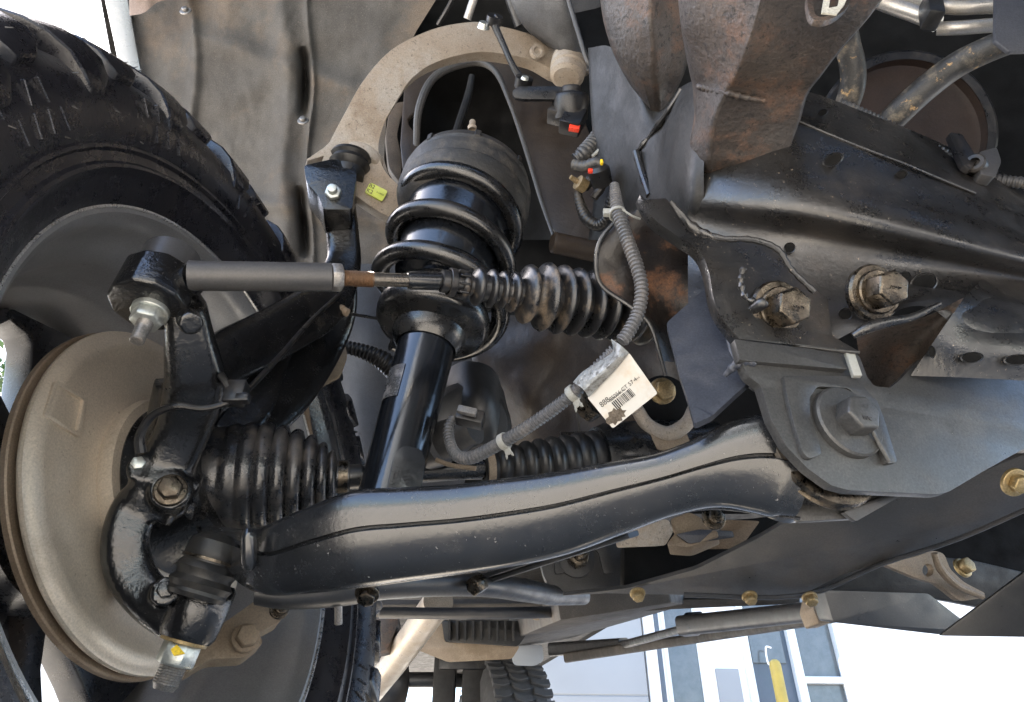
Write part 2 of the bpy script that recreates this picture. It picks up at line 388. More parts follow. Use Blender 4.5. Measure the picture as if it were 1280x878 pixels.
fw(.67, 1.0, .03, 2.25, -.04, .02, m_glass, 'window_pane'); fw(1.0, 1.07, 0, 2.3, .03, .1, m_frm, 'window_frame')
fw(.67, 1.0, 1.15, 1.20, .02, .06, m_frm, 'window_bar'); fw(.28, .56, 1.3, 2.15, -.015, .02, m_glass, 'window_pane')
fw(-.42, -.18, .5, 2.1, .02, .02, m_glass, 'window_pane'); fw(-.45, -.42, .4, 2.15, .03, .04, m_frm, 'window_frame'); fw(-.18, -.15, .4, 2.15, .03, .04, m_frm, 'window_frame')
fw(-.05, .14, .3, 1.25, .015, .02, m_wall, 'wall_panel')
hd = MB(); wtube(hd, cr([V((*(fac(961, 812) + V((0, -.06, 0))), .007)), V((*(fac(954, 812) + V((0, -.07, 0))), .007)), V((*(fac(957, 832) + V((0, -.07, 0))), .007)), V((*(fac(964, 832) + V((0, -.06, 0))), .007))], 4), 8); obj('door_handle', hd, m_white, bt)
bo = MB(); p = fac(946, 870) + V((0, -.55, 0)); lathe(bo, V((p.x, p.y, 0)), UP, [(0, 0), (0, .042), (1.17, .042), (1.2, .037), (1.215, .02), (1.22, 0)], 20)
single('bollard', bo, m_yel, 'yellow steel bollard standing in front of the slate blue shop door', 'bollard')
pp = MB(); p = fac(1005, 850) + V((0, -.8, 0)); wtube(pp, cr([V((p.x, p.y, 0, .035)), V((p.x, p.y, .9, .035)), V((p.x, p.y, 1.14, .036)), V((p.x, p.y, 1.19, .02))], 4), 14)
single('guard_post', pp, m_white, 'white round-topped post in front of the shop glass, right of the bollard', 'post')
dp = MB(); p = fac(824, 840) + V((0, -.1, 0)); wtube(dp, [V((p.x, p.y, 0, .02)), V((p.x, p.y, 3.1, .02))], 10)
single('downpipe', dp, m_door, 'thin dark vertical pipe on the white shop wall', 'pipe')
# trees and a low wall seen through the wheel spokes
tr = thing('broadleaf_tree', 'green leafy tree seen through the upper wheel opening', 'tree', V((-5.9, 6.6, 0)))
mb = MB(); wtube(mb, [V((-5.9, 6.6, 0, .16)), V((-5.85, 6.6, 1.8, .11)), V((-5.7, 6.6, 3.2, .06))], 10)
for k in range(6):
    a = k * 1.05; wtube(mb, cr([V((-5.86, 6.6, 1.7 + .15 * k, .05)), V((-5.86 + .5 * math.cos(a), 6.6 + .5 * math.sin(a), 2.4 + .15 * k, .035)), V((-5.86 + 1.1 * math.cos(a), 6.6 + 1.1 * math.sin(a), 3.1 + .2 * k, .012))], 4), 7)
obj('trunk', mb, m_bark, tr)
mb = MB(); rr = random.Random(3); cl = [(V((-5.8 + rr.gauss(0, .75), 6.6 + rr.gauss(0, .7), 3.4 + rr.gauss(0, .65))), rr.uniform(.25, .5)) for _ in range(26)]
for k in range(3600):
    c, r_ = cl[k % 26]; q = V((rr.gauss(0, 1), rr.gauss(0, 1), rr.gauss(0, .8))).normalized() * r_ * rr.uniform(.3, 1.05); a = V((rr.gauss(0, 1), rr.gauss(0, 1), rr.gauss(0, 1))).normalized(); b = a.orthogonal().normalized()
    s = rr.uniform(.04, .075); o_ = c + q; mb.add([o_ - a * s, o_ + b * s * .5, o_ + a * s, o_ - b * s * .5], [(0, 1, 2, 3)])
o = obj('crown', mb, m_leaf, tr); o['kind'] = 'stuff'
lw = MB(); box(lw, V((-8.2, 8.6, 1.55)), 5.5, .3, 3.1, (.8, .6, 0), (-.6, .8, 0))
single('yard_wall', lw, m_white, 'pale wall beyond the tree, seen through the wheel spokes', 'wall')
# ---------------------------------------------------------------- truck body above
tb = thing('truck_cab', 'dark underside of the truck cab and engine bay above the suspension', 'truck cab', V((.4, 1.5, .7)))
def vbox(a0, a1, r0, r1, z0, z1, mat, name, parent, bev=.004, o0=V((0, 0, 0))):
    "box in truck axes: a inboard, r rearward"
    mb = MB(); c = o0 + LAT * ((a0 + a1) / 2) + REAR * ((r0 + r1) / 2) + UP * ((z0 + z1) / 2)
    box(mb, c, a1 - a0, r1 - r0, z1 - z0, LAT, REAR, UP); return obj(name, mb, mat, parent, bev=bev, seg=1)
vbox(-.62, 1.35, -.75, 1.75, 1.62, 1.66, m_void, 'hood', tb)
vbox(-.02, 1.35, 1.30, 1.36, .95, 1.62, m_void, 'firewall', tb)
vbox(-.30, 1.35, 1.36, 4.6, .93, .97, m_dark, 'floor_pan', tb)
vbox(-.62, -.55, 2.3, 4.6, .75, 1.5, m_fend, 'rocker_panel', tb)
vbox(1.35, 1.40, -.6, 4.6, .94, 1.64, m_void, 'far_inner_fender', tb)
vbox(-.72, 1.6, -.78, -.52, .52, 1.35, m_fend, 'unseen_bumper', tb, bev=.03)  # unseen behind the camera, added to block high sky light from the front
vbox(-.25, 1.3, -.52, -.34, .60, .66, m_skid, 'bumper_beam', tb)  # unseen too, closes the front behind the bumper against sky light
# fender lip, body colour, beside the sky
fp = Plane(150, 40, 1.32, (.3, -.8, -.5))
obj('fender_lip', plate([(112, -60), (146, -60), (160, 0), (169, 50), (178, 100), (196, 180), (166, 180), (152, 100), (142, 50), (131, 0)], fp, .02), m_fend, tb, bev=.003)
# wheel arch liner: pressed felt with folds
def liner_pt(x, y):
    d_ = 1.34 - .10 * (x - 160) / 400 + .05 * (y / 400)
    q = P(x, y, d_); k = 0
    xf = 235 + 8 * math.sin(y * .02) ; k += .022 * math.exp(-((x - xf) / 9) ** 2)           # upright rib
    xc = 378 - 4 * math.cos(y * .03); k -= .07 * math.exp(-((x - xc) / 5.5) ** 2) * max(0, math.sin((y - 60) * .036)) ** .5; k += .014 * math.exp(-((x - xc - 9) / 4) ** 2); k += .012 * noise.noise(V((x * .02, y * .02, 3))) 
    k += .02 * math.exp(-((x - xc + 22) / 14) ** 2)
    yd = 40 + (x - 240) * .35; k += .016 * math.exp(-((y - yd) / 14) ** 2) * (1 if x > 240 else 0)
    k += .018 * math.exp(-((y - 250 - (x - 300) * .15) / 10) ** 2) * (1 if x > 300 else .3)
    k += .016 * noise.fractal(q * 4, .8, 2, 3) + .002 * noise.noise(q * 60)
    return q + (CAM - q).normalized() * k
def edge_x(y):
    ks = [(-30, 552), (0, 545), (40, 520), (80, 500), (130, 484), (200, 480), (280, 505), (330, 540), (450, 570)]
    for (a, b), (c, e) in zip(ks, ks[1:]):
        if y <= c: return b + (e - b) * (y - a) / (c - a)
ro = [[liner_pt(158 + (x / 200) * (edge_x(-30 + y * 480 / 110) - 158), -30 + y * 480 / 110) for x in range(201)] for y in range(110)]
ln = thing('wheel_arch_liner', 'tan grey felt wheel arch liner behind the tyre, creased and muddy', 'wheel liner', P(300, 300, 1.3))
obj('liner_panel', solid(ro, .004), m_liner, ln, ang=60)
obj('liner_flap', sheet([[(160, -30, 1.27), (185, -30, 1.26), (206, -30, 1.27), (240, -30, 1.28)], [(162, 20, 1.27), (180, 16, 1.25), (200, 2, 1.26), (240, -6, 1.28)]], .004, 6, 6, .004, 30), M('brown liner flap', (.17, .125, .10), (.13, .095, .075), .8, bump=.3, bsc=200), ln)
for x, y in ((379, 151), (232, 14)):
    hexbolt(ln, x, y, 1.24, V((0, -1, 0)), 4, m_stud, washer=1.8, name='liner_screw')
obj('lower_liner', sheet([[(400, 330, 1.28), (460, 330, 1.28), (520, 330, 1.3), (600, 330, 1.3)], [(405, 430, 1.25), (460, 440, 1.22), (520, 440, 1.26), (600, 440, 1.3)], [(420, 640, 1.25), (470, 640, 1.22), (520, 640, 1.26), (600, 640, 1.3)]], .004, 6, 6, .02, 6), m_liner2, ln)
# ---------------------------------------------------------------- front wheel
c0 = V((-.293, .596, .266 + CH)); ax = V((.9688, -.1924, .1564)).normalized()
wh = thing('front_wheel', 'large front wheel with knobbly mud tyre, seen from its inner side', 'wheel', V((c0.x, c0.y, 0)))
def L_(prof, name, mat, parent, n=120, **k): return obj(name, lathe(MB(), c0, ax, prof, n), mat, parent, **k)
ty = L_([(-.01, .243), (.0, .25), (.016, .258), (.024, .266), (.031, .278), (.034, .281), (.0385, .284), (.0385, .287), (.036, .290), (.036, .298), (.0395, .300), (.0395, .303), (.038, .305), (.041, .31), (.045, .33), (.0445, .352), (.036, .368), (.022, .381), (.008, .390), (-.01, .396), (-.25, .396), (-.285, .385), (-.31, .33), (-.29, .27), (-.25, .245)], 'tyre', m_tyre, wh, 160)
a_, u_, v_ = basis(ax); WM = Matrix((u_, v_, a_)).transposed().to_4x4(); WM.translation = c0 - LOC[wh]
def cyl(r, th, h): return V((r * math.cos(th), r * math.sin(th), h))
def block_mesh(rows, depth=.016, name='tread_block'):
    "rows: (radius, along, theta0, theta1) in degrees; the top face, given depth towards the hub"
    mb = MB(); top = []; N = 3
    for r, h, a, b in rows: top.append([cyl(r, R(a + (b - a) * k / N), h) for k in range(N + 1)])
    bot = []
    for i, (r, h, a, b) in enumerate(rows):
        dr, dh = (depth, 0) if h < 0 else (depth * .6, .014)
        bot.append([cyl(r - dr, R(a - .35 + (b - a + .7) * k / N), h - dh) for k in range(N + 1)])
    vs = [v for l in top for v in l] + [v for l in bot for v in l]; a, b = len(rows), N + 1; M_ = a * b; fs = []
    for i in range(a - 1):
        for j in range(N): fs.append((i * b + j, i * b + j + 1, (i + 1) * b + j + 1, (i + 1) * b + j))
    bd = list(range(b)) + [i * b + N for i in range(1, a)] + [(a - 1) * b + j for j in range(N - 1, -1, -1)] + [i * b for i in range(a - 2, 0, -1)]
    for i in range(len(bd)):
        p, q = bd[i], bd[(i + 1) % len(bd)]; fs.append((p, q, q + M_, p + M_))
    mb.add(vs, fs); LOC['w'] = V((0, 0, 0)); o = obj(name, mb, m_tyre, None, bev=.0016, seg=1, ang=30); me = o.data; bpy.data.objects.remove(o); return me
bl = [block_mesh([(.342, .0475, -1.2, 1.6), (.356, .0490, -3.2, 2.4), (.372, .0465, -3.9, 2.6), (.387, .039, -3.4, 3.3), (.402, .025, -3.7, 3.7), (.4155, .004, -3.9, 3.9), (.417, -.022, -2.6, 4.6), (.417, -.052, -2.0, 5.0)]),
      block_mesh([(.366, .0440, -1.0, 2.8), (.376, .0425, -2.6, 3.9), (.388, .037, -3.6, 3.6), (.403, .023, -3.5, 3.9), (.4155, .002, -4.2, 3.2), (.417, -.028, -4.8, 1.8), (.417, -.045, -4.4, 1.0)]),
      block_mesh([(.417, -.066, -4.5, 1.2), (.4175, -.085, -3.6, 3.6), (.4175, -.105, -2.2, 4.6), (.4175, -.118, 0, 4.2)]),
      block_mesh([(.4175, -.132, -1.5, 3.2), (.4175, -.15, -3.4, 3.8), (.417, -.17, -4.4, 2.2), (.416, -.18, -4.2, 0)]),
      block_mesh([(.416, -.198, -3.5, 3.5), (.415, -.23, -3.8, 3.8), (.410, -.255, -3.8, 3.8), (.398, -.278, -3, 3)])]
def child(me, name, parent, mw):
    o = bpy.data.objects.new(name, me); col.objects.link(o); o.parent = parent; o.matrix_local = mw; return o
for k in range(36):
    for i, off in ((k % 2, 0), (2, 2), (3, 5), (4, 1)):
        child(bl[i], 'tread_block', wh, WM @ Matrix.Rotation(R(10 * k + off), 4, 'Z'))
# whisker moulding vents on the sidewall
vm = MB(); lathe(vm, V((0, 0, 0)), V((0, 0, 1)), [(0, .0006), (.004, .0004), (.005, .0002)], 5); o = obj('moulding_vent', vm, M('pale rubber nib', (.06, .058, .055), (.10, .095, .09), .5), None); vme = o.data; bpy.data.objects.remove(o)  # nibs in a paler rubber than the tyre
for k in range(72):
    th = rr.uniform(0, 6.28); r_ = rr.choice([.31, .33, .355, .386, .40]); h_ = {.31: .041, .33: .045, .355: .044, .386: .039, .40: .026}[r_]
    child(vme, 'moulding_vent', wh, WM @ Matrix.Rotation(th, 4, 'Z') @ Matrix.Translation((r_, 0, h_)) @ Matrix.Rotation(rr.uniform(-.9, .9), 4, 'Y') @ Matrix.Rotation(rr.uniform(-.7, .7), 4, 'X'))
rm_ = MB(); box(rm_, V((0, 0, 0)), .018, .0022, .004); o = obj('sidewall_rib', rm_, m_tyre, None, bev=.0006, seg=1); rme = o.data; bpy.data.objects.remove(o)
for g_ in range(12):
    for k in range(4):
        for r_, h_ in ((.322, .0437), (.343, .0455)):
            if rr.random() < .8: child(rme, 'sidewall_rib', wh, WM @ Matrix.Rotation(R(30 * g_ + 3.2 * k + (2 if r_ > .33 else 0)), 4, 'Z') @ Matrix.Translation((r_, 0, h_)) @ Matrix.Rotation(R(-8), 4, 'Y') @ Matrix.Rotation(rr.uniform(-.25, .25), 4, 'Z'))
rb = L_([(-.012, .2495), (.002, .2495), (.010, .254), (.0125, .259), (.015, .2585), (.0145, .252), (.006, .245), (-.004, .242), (-.016, .240), (-.03, .232), (-.045, .224), (-.052, .222), (-.082, .2215), (-.088, .219), (-.096, .2145), (-.102, .213), (-.135, .212), (-.145, .209), (-.17, .208), (-.18, .236), (-.24, .245), (-.24, .2495)], 'rim_barrel', m_rim, wh, 160)
L_([(.0149, .2555), (.0168, .2562), (.0168, .2582), (.0149, .2588)], 'rim_lip', m_mach, wh, 160)
sp = []
for r_, hw in ((.055, 15), (.09, 14.5), (.105, 11.5), (.13, 7.4), (.16, 6.2), (.178, 6.6), (.188, 8.4), (.194, 13), (.197, 14.9), (.2095, 15)): sp.append((r_, hw))
outl = [(r_, R(a)) for r_, a in sp] + [(r_, R(-a)) for r_, a in reversed(sp)]
mb = MB(); m_ = len(outl); dz = lambda r_: -.150 - .012 * math.sin(r_ / .21 * 3.1)
vs = [cyl(r_, t, dz(r_)) for r_, t in outl] + [cyl(r_, t * .85, dz(r_) - .034) for r_, t in outl]
mb.add(vs, [(i, i + 1, m_ - 2 - i, m_ - 1 - i) for i in range(m_ // 2 - 1)] + [(i + m_, i + 1 + m_, 2 * m_ - 2 - i, 2 * m_ - 1 - i) for i in range(m_ // 2 - 1)] + [(i, (i + 1) % m_, (i + 1) % m_ + m_, i + m_) for i in range(m_)])
o = obj('spoke', mb, m_spoke, None, bev=.003, seg=2, ang=40); sme = o.data; bpy.data.objects.remove(o)
for k in range(12): child(sme, 'spoke', wh, WM @ Matrix.Rotation(R(30 * k + 15), 4, 'Z'))
L_([(-.13, 0), (-.13, .085), (-.20, .085), (-.20, 0)], 'wheel_hub', m_spoke, wh, 48)
# ---------------------------------------------------------------- brake
br = thing('brake_dust_shield', 'dusty beige round brake dust shield with the disc edge behind it', 'brake', c0 - ax * .04)
o = L_([(-0.0440, .152), (-0.0430, .1555), (-0.0400, .1565), (-0.0380, .1558), (-0.0372, .1535), (-0.0360, .1518), (-0.0345, .149), (-0.0332, .144), (-0.0335, .139), (-0.0355, .134), (-0.0355, .12), (-0.0350, .10), (-0.0330, .075), (-0.0300, .062), (-0.0360, .06), (-0.0420, .148)], 'dust_shield', m_shield, br, 160)
L_([(-.049, .05), (-.049, .1565), (-.050, .1578), (-.0545, .1578), (-.0555, .1565), (-.0555, .148), (-.062, .148), (-.062, .05)], 'brake_disc', m_rotor, br, 160)
shp = Plane(90, 520, .5, ax); shp.o = c0 - ax * .0342
obj('raised_diamond', plate(roundc([(70, 475), (110, 498), (101, 547), (55, 520)], 5), shp.off(.0016), .004, [roundc([(73, 482), (105, 500), (97, 540), (60, 517)], 4)]), m_shield, br, bev=.0014, bang=40)
obj('shield_collar', lathe(MB(), c0, ax, [(-.036, .085), (-.028, .088), (-.020, .086), (-.018, .06), (-.03, .055)], 60), m_shield, br)
cb = thing('caliper_bracket', 'dusty tan caliper bracket low behind the ball joint', 'brake bracket', P(300, 800, .66))
cpl = Plane(300, 800, .66, (.5, -.8, .25))
obj('bracket_body', plate(roundc([(232, 842), (246, 800), (285, 775), (312, 756), (330, 742), (356, 756), (352, 776), (322, 792), (330, 803), (306, 822), (262, 824)], 6), cpl, .018), m_tan2, cb, bev=.003, seg=3)
hexbolt(cb, 307, 798, .655, (.5, -.85, .1), 14, m_tan2, washer=1.25); hexbolt(cb, 349, 762, .66, (.5, -.85, .1), 9, m_bolt)
# ---------------------------------------------------------------- steering knuckle (one casting, voxel-welded)
kn = thing('steering_knuckle', 'glossy black cast steering knuckle between wheel and control arms', 'steering knuckle', P(210, 640, .56))
mb = MB(); bar = rrect(.3)
def kb(st, prof=None, steps=5): sweep(mb, st, prof or bar, steps)
kb([(428, 215, .885, 26, .016), (420, 240, .88, 24, .018), (428, 290, .87, 20, .016), (428, 335, .85, 22, .016), (402, 380, .80, 31, .016), (345, 416, .72, 33, .018), (285, 446, .65, 34, .020), (245, 474, .60, 32, .022)])
kb([(425, 300, .875, 16, .012), (424, 380, .87, 22, .012), (398, 430, .84, 31, .012), (350, 485, .77, 42, .013), (302, 535, .71, 38, .015), (260, 590, .66, 26, .018)])
kb([(410, 345, .845, 12, .012), (372, 395, .80, 14, .012), (330, 450, .74, 30, .008), (300, 500, .69, 42, .008), (265, 540, .65, 40, .01)])
kb([(232, 380, .545, 24, .022), (238, 430, .555, 30, .024), (244, 480, .57, 36, .026), (232, 530, .58, 32, .024), (212, 575, .58, 32, .024), (196, 615, .57, 34, .022), (180, 640, .565, 36, .02)])
kb([(285, 455, .655, 30, .010), (246, 498, .63, 38, .012), (214, 545, .605, 34, .014), (196, 595, .595, 28, .014)])
# C-shaped lower arm
kb([(205, 605, .575, 24, .018), (172, 632, .565, 27, .020), (157, 672, .555, 27, .022), (162, 712, .55, 28, .022), (184, 745, .545, 27, .022), (222, 768, .54, 30, .022), (255, 770, .54, 26, .02)])
kb([(205, 595, .58, 18, .016), (222, 618, .585, 12, .012), (242, 645, .60, 9, .010), (264, 672, .61, 8, .010)])
kb([(226, 480, .59, 30, .02), (212, 560, .595, 34, .02), (184, 622, .60, 34, .018)])
kb([(222, 585, .575, 34, .016), (196, 630, .575, 34, .016)])
axk = V((.03, -.10, -1)).normalized()          # the tie rod eye looks down at the camera

kb([(195, 362, .548, 30, .016), (215, 375, .548, 32, .018), (236, 400, .55, 28, .018)])
lathe(mb, P(237, 402, .515), V((.5, -.5, -.7)), [(-.01, 0), (-.01, .009), (.008, .009), (.008, 0)], 14)
lathe(mb, P(213, 613, .55), V((.35, -.9, -.1)), [(-.02, 0), (-.02, .016), (.0, .016), (.0, 0)], 16)
lathe(mb, P(207, 740, .52), V((.35, -.9, -.1)), [(-.02, 0), (-.02, .011), (.004, .011), (.004, 0)], 16)
lathe(mb, P(178, 585, .55), V((.35, -.9, -.1)), [(-.02, 0), (-.02, .012), (.0, .012), (.0, 0)], 16)
kbody = obj('knuckle_casting', mb, m_gloss, kn)
rm = kbody.modifiers.new('weld', 'REMESH'); rm.mode = 'VOXEL'; rm.voxel_size = .0022; rm.use_smooth_shade = True
sm = kbody.modifiers.new('soft', 'SMOOTH'); sm.iterations = 4; sm.factor = .5
obj('hub_carrier', lathe(MB(), c0, ax, [(-.03, 0), (-.03, .075), (-.018, .078), (-.012, .07), (.01, .058), (.03, .052), (.03, 0)], 60), m_gloss, kn)
mb = MB(); lathe(mb, P(184, 384, .515), axk, [(-.036, 0), (-.036, .024), (-.033, .0275), (-.003, .0285), (.0, .027), (.0, 0)], 11); obj('steering_arm_eye', mb, m_gloss, kn, bev=.0018, seg=2, bang=20, ang=50)
# upper clamp of the knuckle
mb = MB(); cp = Plane(413, 225, .832, (.2, -1, -.15))
o = obj('clamp', plate(roundc([(380, 207), (415, 199), (441, 203), (446, 218), (440, 262), (405, 262), (398, 245), (383, 228)], 4), cp, .05), m_gloss, kn, bev=.002)
hexbolt(kn, 418, 245, .829, (.1, -1, -.35), 10.5, m_zinc, washer=1.3, stud=.008)
hexbolt(kn, 213, 613, .548, (.35, -.9, -.1), 15, m_bolt, washer=1.35)
hexbolt(kn, 207, 738, .518, (.35, -.9, -.1), 11, m_gloss, washer=0, h=.004)
# lower ball joint socket with its nut
bj = P(245, 765, .535); bax = (P(228, 802, .525) - P(262, 722, .545)).normalized()
mb = MB(); m1 = .535 / F
lathe(mb, bj, bax, [(-38 * m1, 0), (-38 * m1, 33 * m1), (-32 * m1, 37 * m1), (0, 37 * m1), (26 * m1, 35 * m1), (33 * m1, 31 * m1), (33 * m1, 0)], 40)
obj('ball_joint_socket', mb, m_gloss, kn)
mb = MB(); q = P(231, 799, .527); lathe(mb, q, bax, [(-.004, 0), (-.004, .0165), (.0, .018), (.003, .0175), (.0035, 0)], 30); obj('nut_flange', mb, m_gold, kn)
mb = MB(); prism(mb, q, bax, 6, .0145, .003, .019, rot=.35, ch=.0015); nn = obj('castle_nut', mb, m_zinc, kn, bev=.0007, seg=1)
st = [(.018, 0), (.018, .0098)] + [(.019 + .0009 * k, .0098 - .0007 * (k % 2)) for k in range(16)] + [(.036, .0075), (.037, 0)]
obj('threaded_stud', lathe(MB(), q, bax, st, 24), m_stud, kn)
yp = Plane(222, 812, .51, (CAM - P(222, 812, .5))); obj('paint_mark', plate([(213, 812), (221, 806), (226, 811), (231, 817), (217, 820)], Plane(222, 812, .5095, (.1, -1, .2)), .0008), m_yp, kn)
# tie rod eye nut and stud
q = P(187, 392, .515); axt = V((.02, -.12, -1)).normalized()
mb = MB(); lathe(mb, q, axt, [(-.004, 0), (-.004, .0135), (.001, .0135), (.001, 0)], 24); prism(mb, q, axt, 6, .0118, .0, .010, rot=.2, ch=.0012); obj('lock_nut', mb, m_zinc, kn, bev=.0006, seg=1)
mb = MB(); lathe(mb, q, axt, [(.009, 0), (.009, .0058)] + [(.010 + .0007 * k, .0058 - .0005 * (k % 2)) for k in range(8)] + [(.017, .0052), (.028, .0050), (.0285, .0043), (.0285, 0)], 20); obj('threaded_stud', mb, m_stud, kn)
# abs sensor lead
ab = MB(); tube(ab, [(425, 368, .80, 3), (390, 400, .72, 3), (350, 445, .64, 3.5), (310, 487, .56, 4), (285, 503, .54, 4), (255, 511, .535, 4), (220, 508, .53, 4.5), (190, 520, .53, 5), (175, 545, .53, 6), (176, 566, .53, 7)], n=10)
t = thing('sensor_lead', 'thin black sensor lead curving over the knuckle to a small bolt', 'cable', P(250, 520, .53)); obj('cable', ab, m_plast, t)
hexbolt(t, 173, 581, .535, (.35, -.9, -.1), 9, m_zinc, washer=0, h=.004)
mb = MB(); box(mb, P(295, 492, .545), .016, .012, .020); box(mb, P(283, 480, .55), .006, .012, .018, (.8, 0, .6), (0, 1, 0), (-.6, 0, .8)); box(mb, P(303, 498, .54), .012, .008, .008); obj('cable_clip', mb, m_plast, t, bev=.002)
mb = MB()
for k in range(5): lathe(mb, P(408 + k * 6, 374 + k * 4, .80), V((1, 0, -.6)), [(-.005, 0), (-.003, .005), (.003, .005), (.005, 0)], 10)
obj('boot_end', mb, m_tan2, t)
mb = MB(); tube(mb, [(440, 393, .80, 2), (470, 398, .84, 2), (500, 402, .9, 2)], n=8); obj('cable_end', mb, m_plast, t)
# brake hose and its bracket behind the knuckle
t = thing('brake_hose', 'ribbed dark brake hose beside the coil spring, on a dusty bracket', 'hose', P(440, 440, .95))
mb = MB(); conduit(mb, [(425, 432, .97, 8), (455, 440, .97, 10), (480, 452, .97, 13), (500, 470, .98, 14)], .006, .12); obj('hose', mb, m_rubber, t)
obj('hose_bracket', plate(roundc([(432, 432), (395, 440), (385, 470), (372, 500), (362, 515), (405, 480), (425, 470), (434, 445)], 4), Plane(405, 465, .93, (.2, -1, 0)), .006), m_tan2, t, bev=.002)
mb = MB(); tube(mb, [(378, 478, .9, 5), (384, 530, .9, 5), (392, 570, .9, 5)]); obj('hard_line', mb, m_rotor, t)
# ---------------------------------------------------------------- tie rod
tr_ = thing('tie_rod', 'satin black tie rod running from the knuckle to the steering rack bellows', 'tie rod', P(330, 345, .54))
mb = MB(); tube(mb, [(238, 345, .522, 20), (246, 345, .523, 19), (330, 346, .54, 18.5), (414, 347, .557, 18)], n=32, steps=2); obj('rod_end_shank', mb, m_rod, tr_)
mb = MB(); tube(mb, [(228, 352, .53, 14), (238, 350, .525, 19), (242, 349, .524, 20)], n=28, steps=2); obj('shank_neck', mb, m_gloss, tr_)
mb = MB(); lathe(mb, P(205, 345, .545), axk, [(-.026, 0), (-.026, .017), (-.022, .022), (.010, .023), (.012, .020), (.012, 0)], 36); obj('rod_end_housing', mb, m_rod, tr_)
xa = (P(560, 352, .60) - P(414, 347, .557)).normalized()
mb = MB(); prism(mb, P(414, 347, .557), xa, 6, .0118, 0, .009, rot=.3, ch=.0012); obj('jam_nut', mb, m_stud, tr_, bev=.0006, seg=1)
def thr(s): return 1 + .05 * (1 if (s / .0011) % 1 < .5 else -1)
a, b = P(427, 348, .560), P(466, 349.5, .571)
mb = MB(); wtube(mb, [V((*a.lerp(b, k / 80), .0063)) for k in range(81)], 18, thr); obj('threaded_end', mb, M('rusty thread', (.22, .12, .06), (.10, .07, .05), .5, metal=.5, bump=.2), tr_)
mb = MB(); tube(mb, [(464, 349.5, .570, 8.6), (511, 351, .583, 8.6)], n=24); obj('inner_rod', mb, M('bare dark steel rod', (.16, .145, .125), (.1, .09, .08), .3, metal=.85, bump=.1, bsc=400), tr_)
mb = MB(); tube(mb, [(510, 351, .583, 9), (514, 351, .584, 11.5), (556, 352, .596, 11.5), (570, 353, .60, 12)], n=24, steps=2); obj('rod_collar', mb, m_black, tr_)
# ---------------------------------------------------------------- steering rack bellows
rk = thing('steering_rack', 'ribbed black rubber steering rack bellows smeared with tan mud', 'steering rack', P(690, 360, .62))
xb = (P(800, 396, .665) - P(556, 351, .593))
def bel(t):   # radius in metres along 0..1
    return 0
st = [(.00, 13), (.015, 15), (.03, 14)]
a, b = P(556, 352, .592), P(800, 390, .668); L = (b - a).length; ux = (b - a).normalized()
pf = [(-.003, .0060), (-.003, .0098), (.000, .0100), (.004, .0098), (.0045, .0090)]
px2 = lambda x: (x - 556) / (800 - 556) * L
# small convolutions then large ones: (x start, pitch, count, outer, inner)
segs = [(569, 17, 1, 24, 15), (588, 15, 3, 25, 17)]
x = 575
def rr_(px, x): return px * (.592 + (x - 556) / 244 * .076) / F
for x0, wd, out, inn in [(574, 14, 17, 13), (588, 16, 25, 17), (604, 13, 25, 17), (617, 13, 25, 17), (630, 14, 26, 18), (645, 20, 38, 25), (666, 20, 44, 29), (686, 19, 44, 28), (705, 19, 43, 27), (724, 19, 43, 27), (743, 19, 43, 27), (762, 19, 42, 27), (781, 19, 42, 30), (800, 19, 42, 30)]:
    for k in range(9):
        t = k / 9; q = math.sin(math.pi * min(t / .66, 1)) ** .6 if t < .66 else 0
        pf.append((px2(x0 + wd * t), rr_(inn + (out - inn) * q, x0)))
pf.append((px2(822), rr_(30, 800))); pf.append((px2(822), 0))
obj('bellows', lathe(MB(), a, ux, pf, 56), m_boot, rk, ang=50)
mb = MB(); lathe(mb, a, ux, [(px2(560), .0108), (px2(560), .0125), (px2(567), .0125), (px2(567), .0108)], 28)
for k in range(10):
    an = k * .628; box(mb, a + ux * px2(575) + (basis(ux)[1] * math.cos(an) + basis(ux)[2] * math.sin(an)) * rr_(16, 575), .009, .0022, .004, ux, basis(ux)[1] * -math.sin(an) + basis(ux)[2] * math.cos(an), basis(ux)[1] * math.cos(an) + basis(ux)[2] * math.sin(an))
obj('clamp', mb, m_plast, rk, bev=.0006, seg=1)
mb = MB(); lathe(mb, P(690, 303, .80), (P(760, 318, .82) - P(690, 303, .80)), [(0, 0), (0, .010), (.002, .0125), (.08, .0125), (.08, 0)], 28); obj('rack_mount_bolt', mb, m_brown, rk)
# ---------------------------------------------------------------- coil-over strut
cs = thing('coil_over_strut', 'black coil spring strut standing upright behind the tie rod', 'coil spring strut', P(480, 640, .59))
A, B = P(480, 640, .597), P(603, 160, .89); sx = (B - A).normalized(); Ls = (B - A).length
def along(y):   # distance along the strut axis at photo row y
    lo, hi = 0, Ls * 1.2
    for _ in range(40):
        m_ = (lo + hi) / 2; p = A + sx * m_ - CAM; yy = 439 - F * (p.y * -SP + p.z * CP) / (p.y * CP + p.z * SP)
        if yy > y: lo = m_
        else: hi = m_
    return lo
def dep(h): p = A + sx * h - CAM; return p.y * CP + p.z * SP
def pr(y, px): h = along(y); return (h, px * dep(h) / F)
def SL(prof, name, mat, n=72, **k): return obj(name, lathe(MB(), A, sx, prof, n), mat, cs, **k)
SL([pr(645, 0), pr(645, 38), pr(600, 37), pr(440, 36), pr(428, 36)], 'damper_tube', m_chrome)
SL([pr(436, 38), pr(430, 43), pr(424, 46), pr(418, 47), pr(414, 60), pr(412, 66), pr(407, 70.5), pr(400, 71.5), pr(396, 71), pr(394, 67), pr(391, 67), pr(384, 65), pr(376, 60), pr(372, 52), pr(366, 46), pr(362, 0)], 'lower_perch', m_spring, 96)
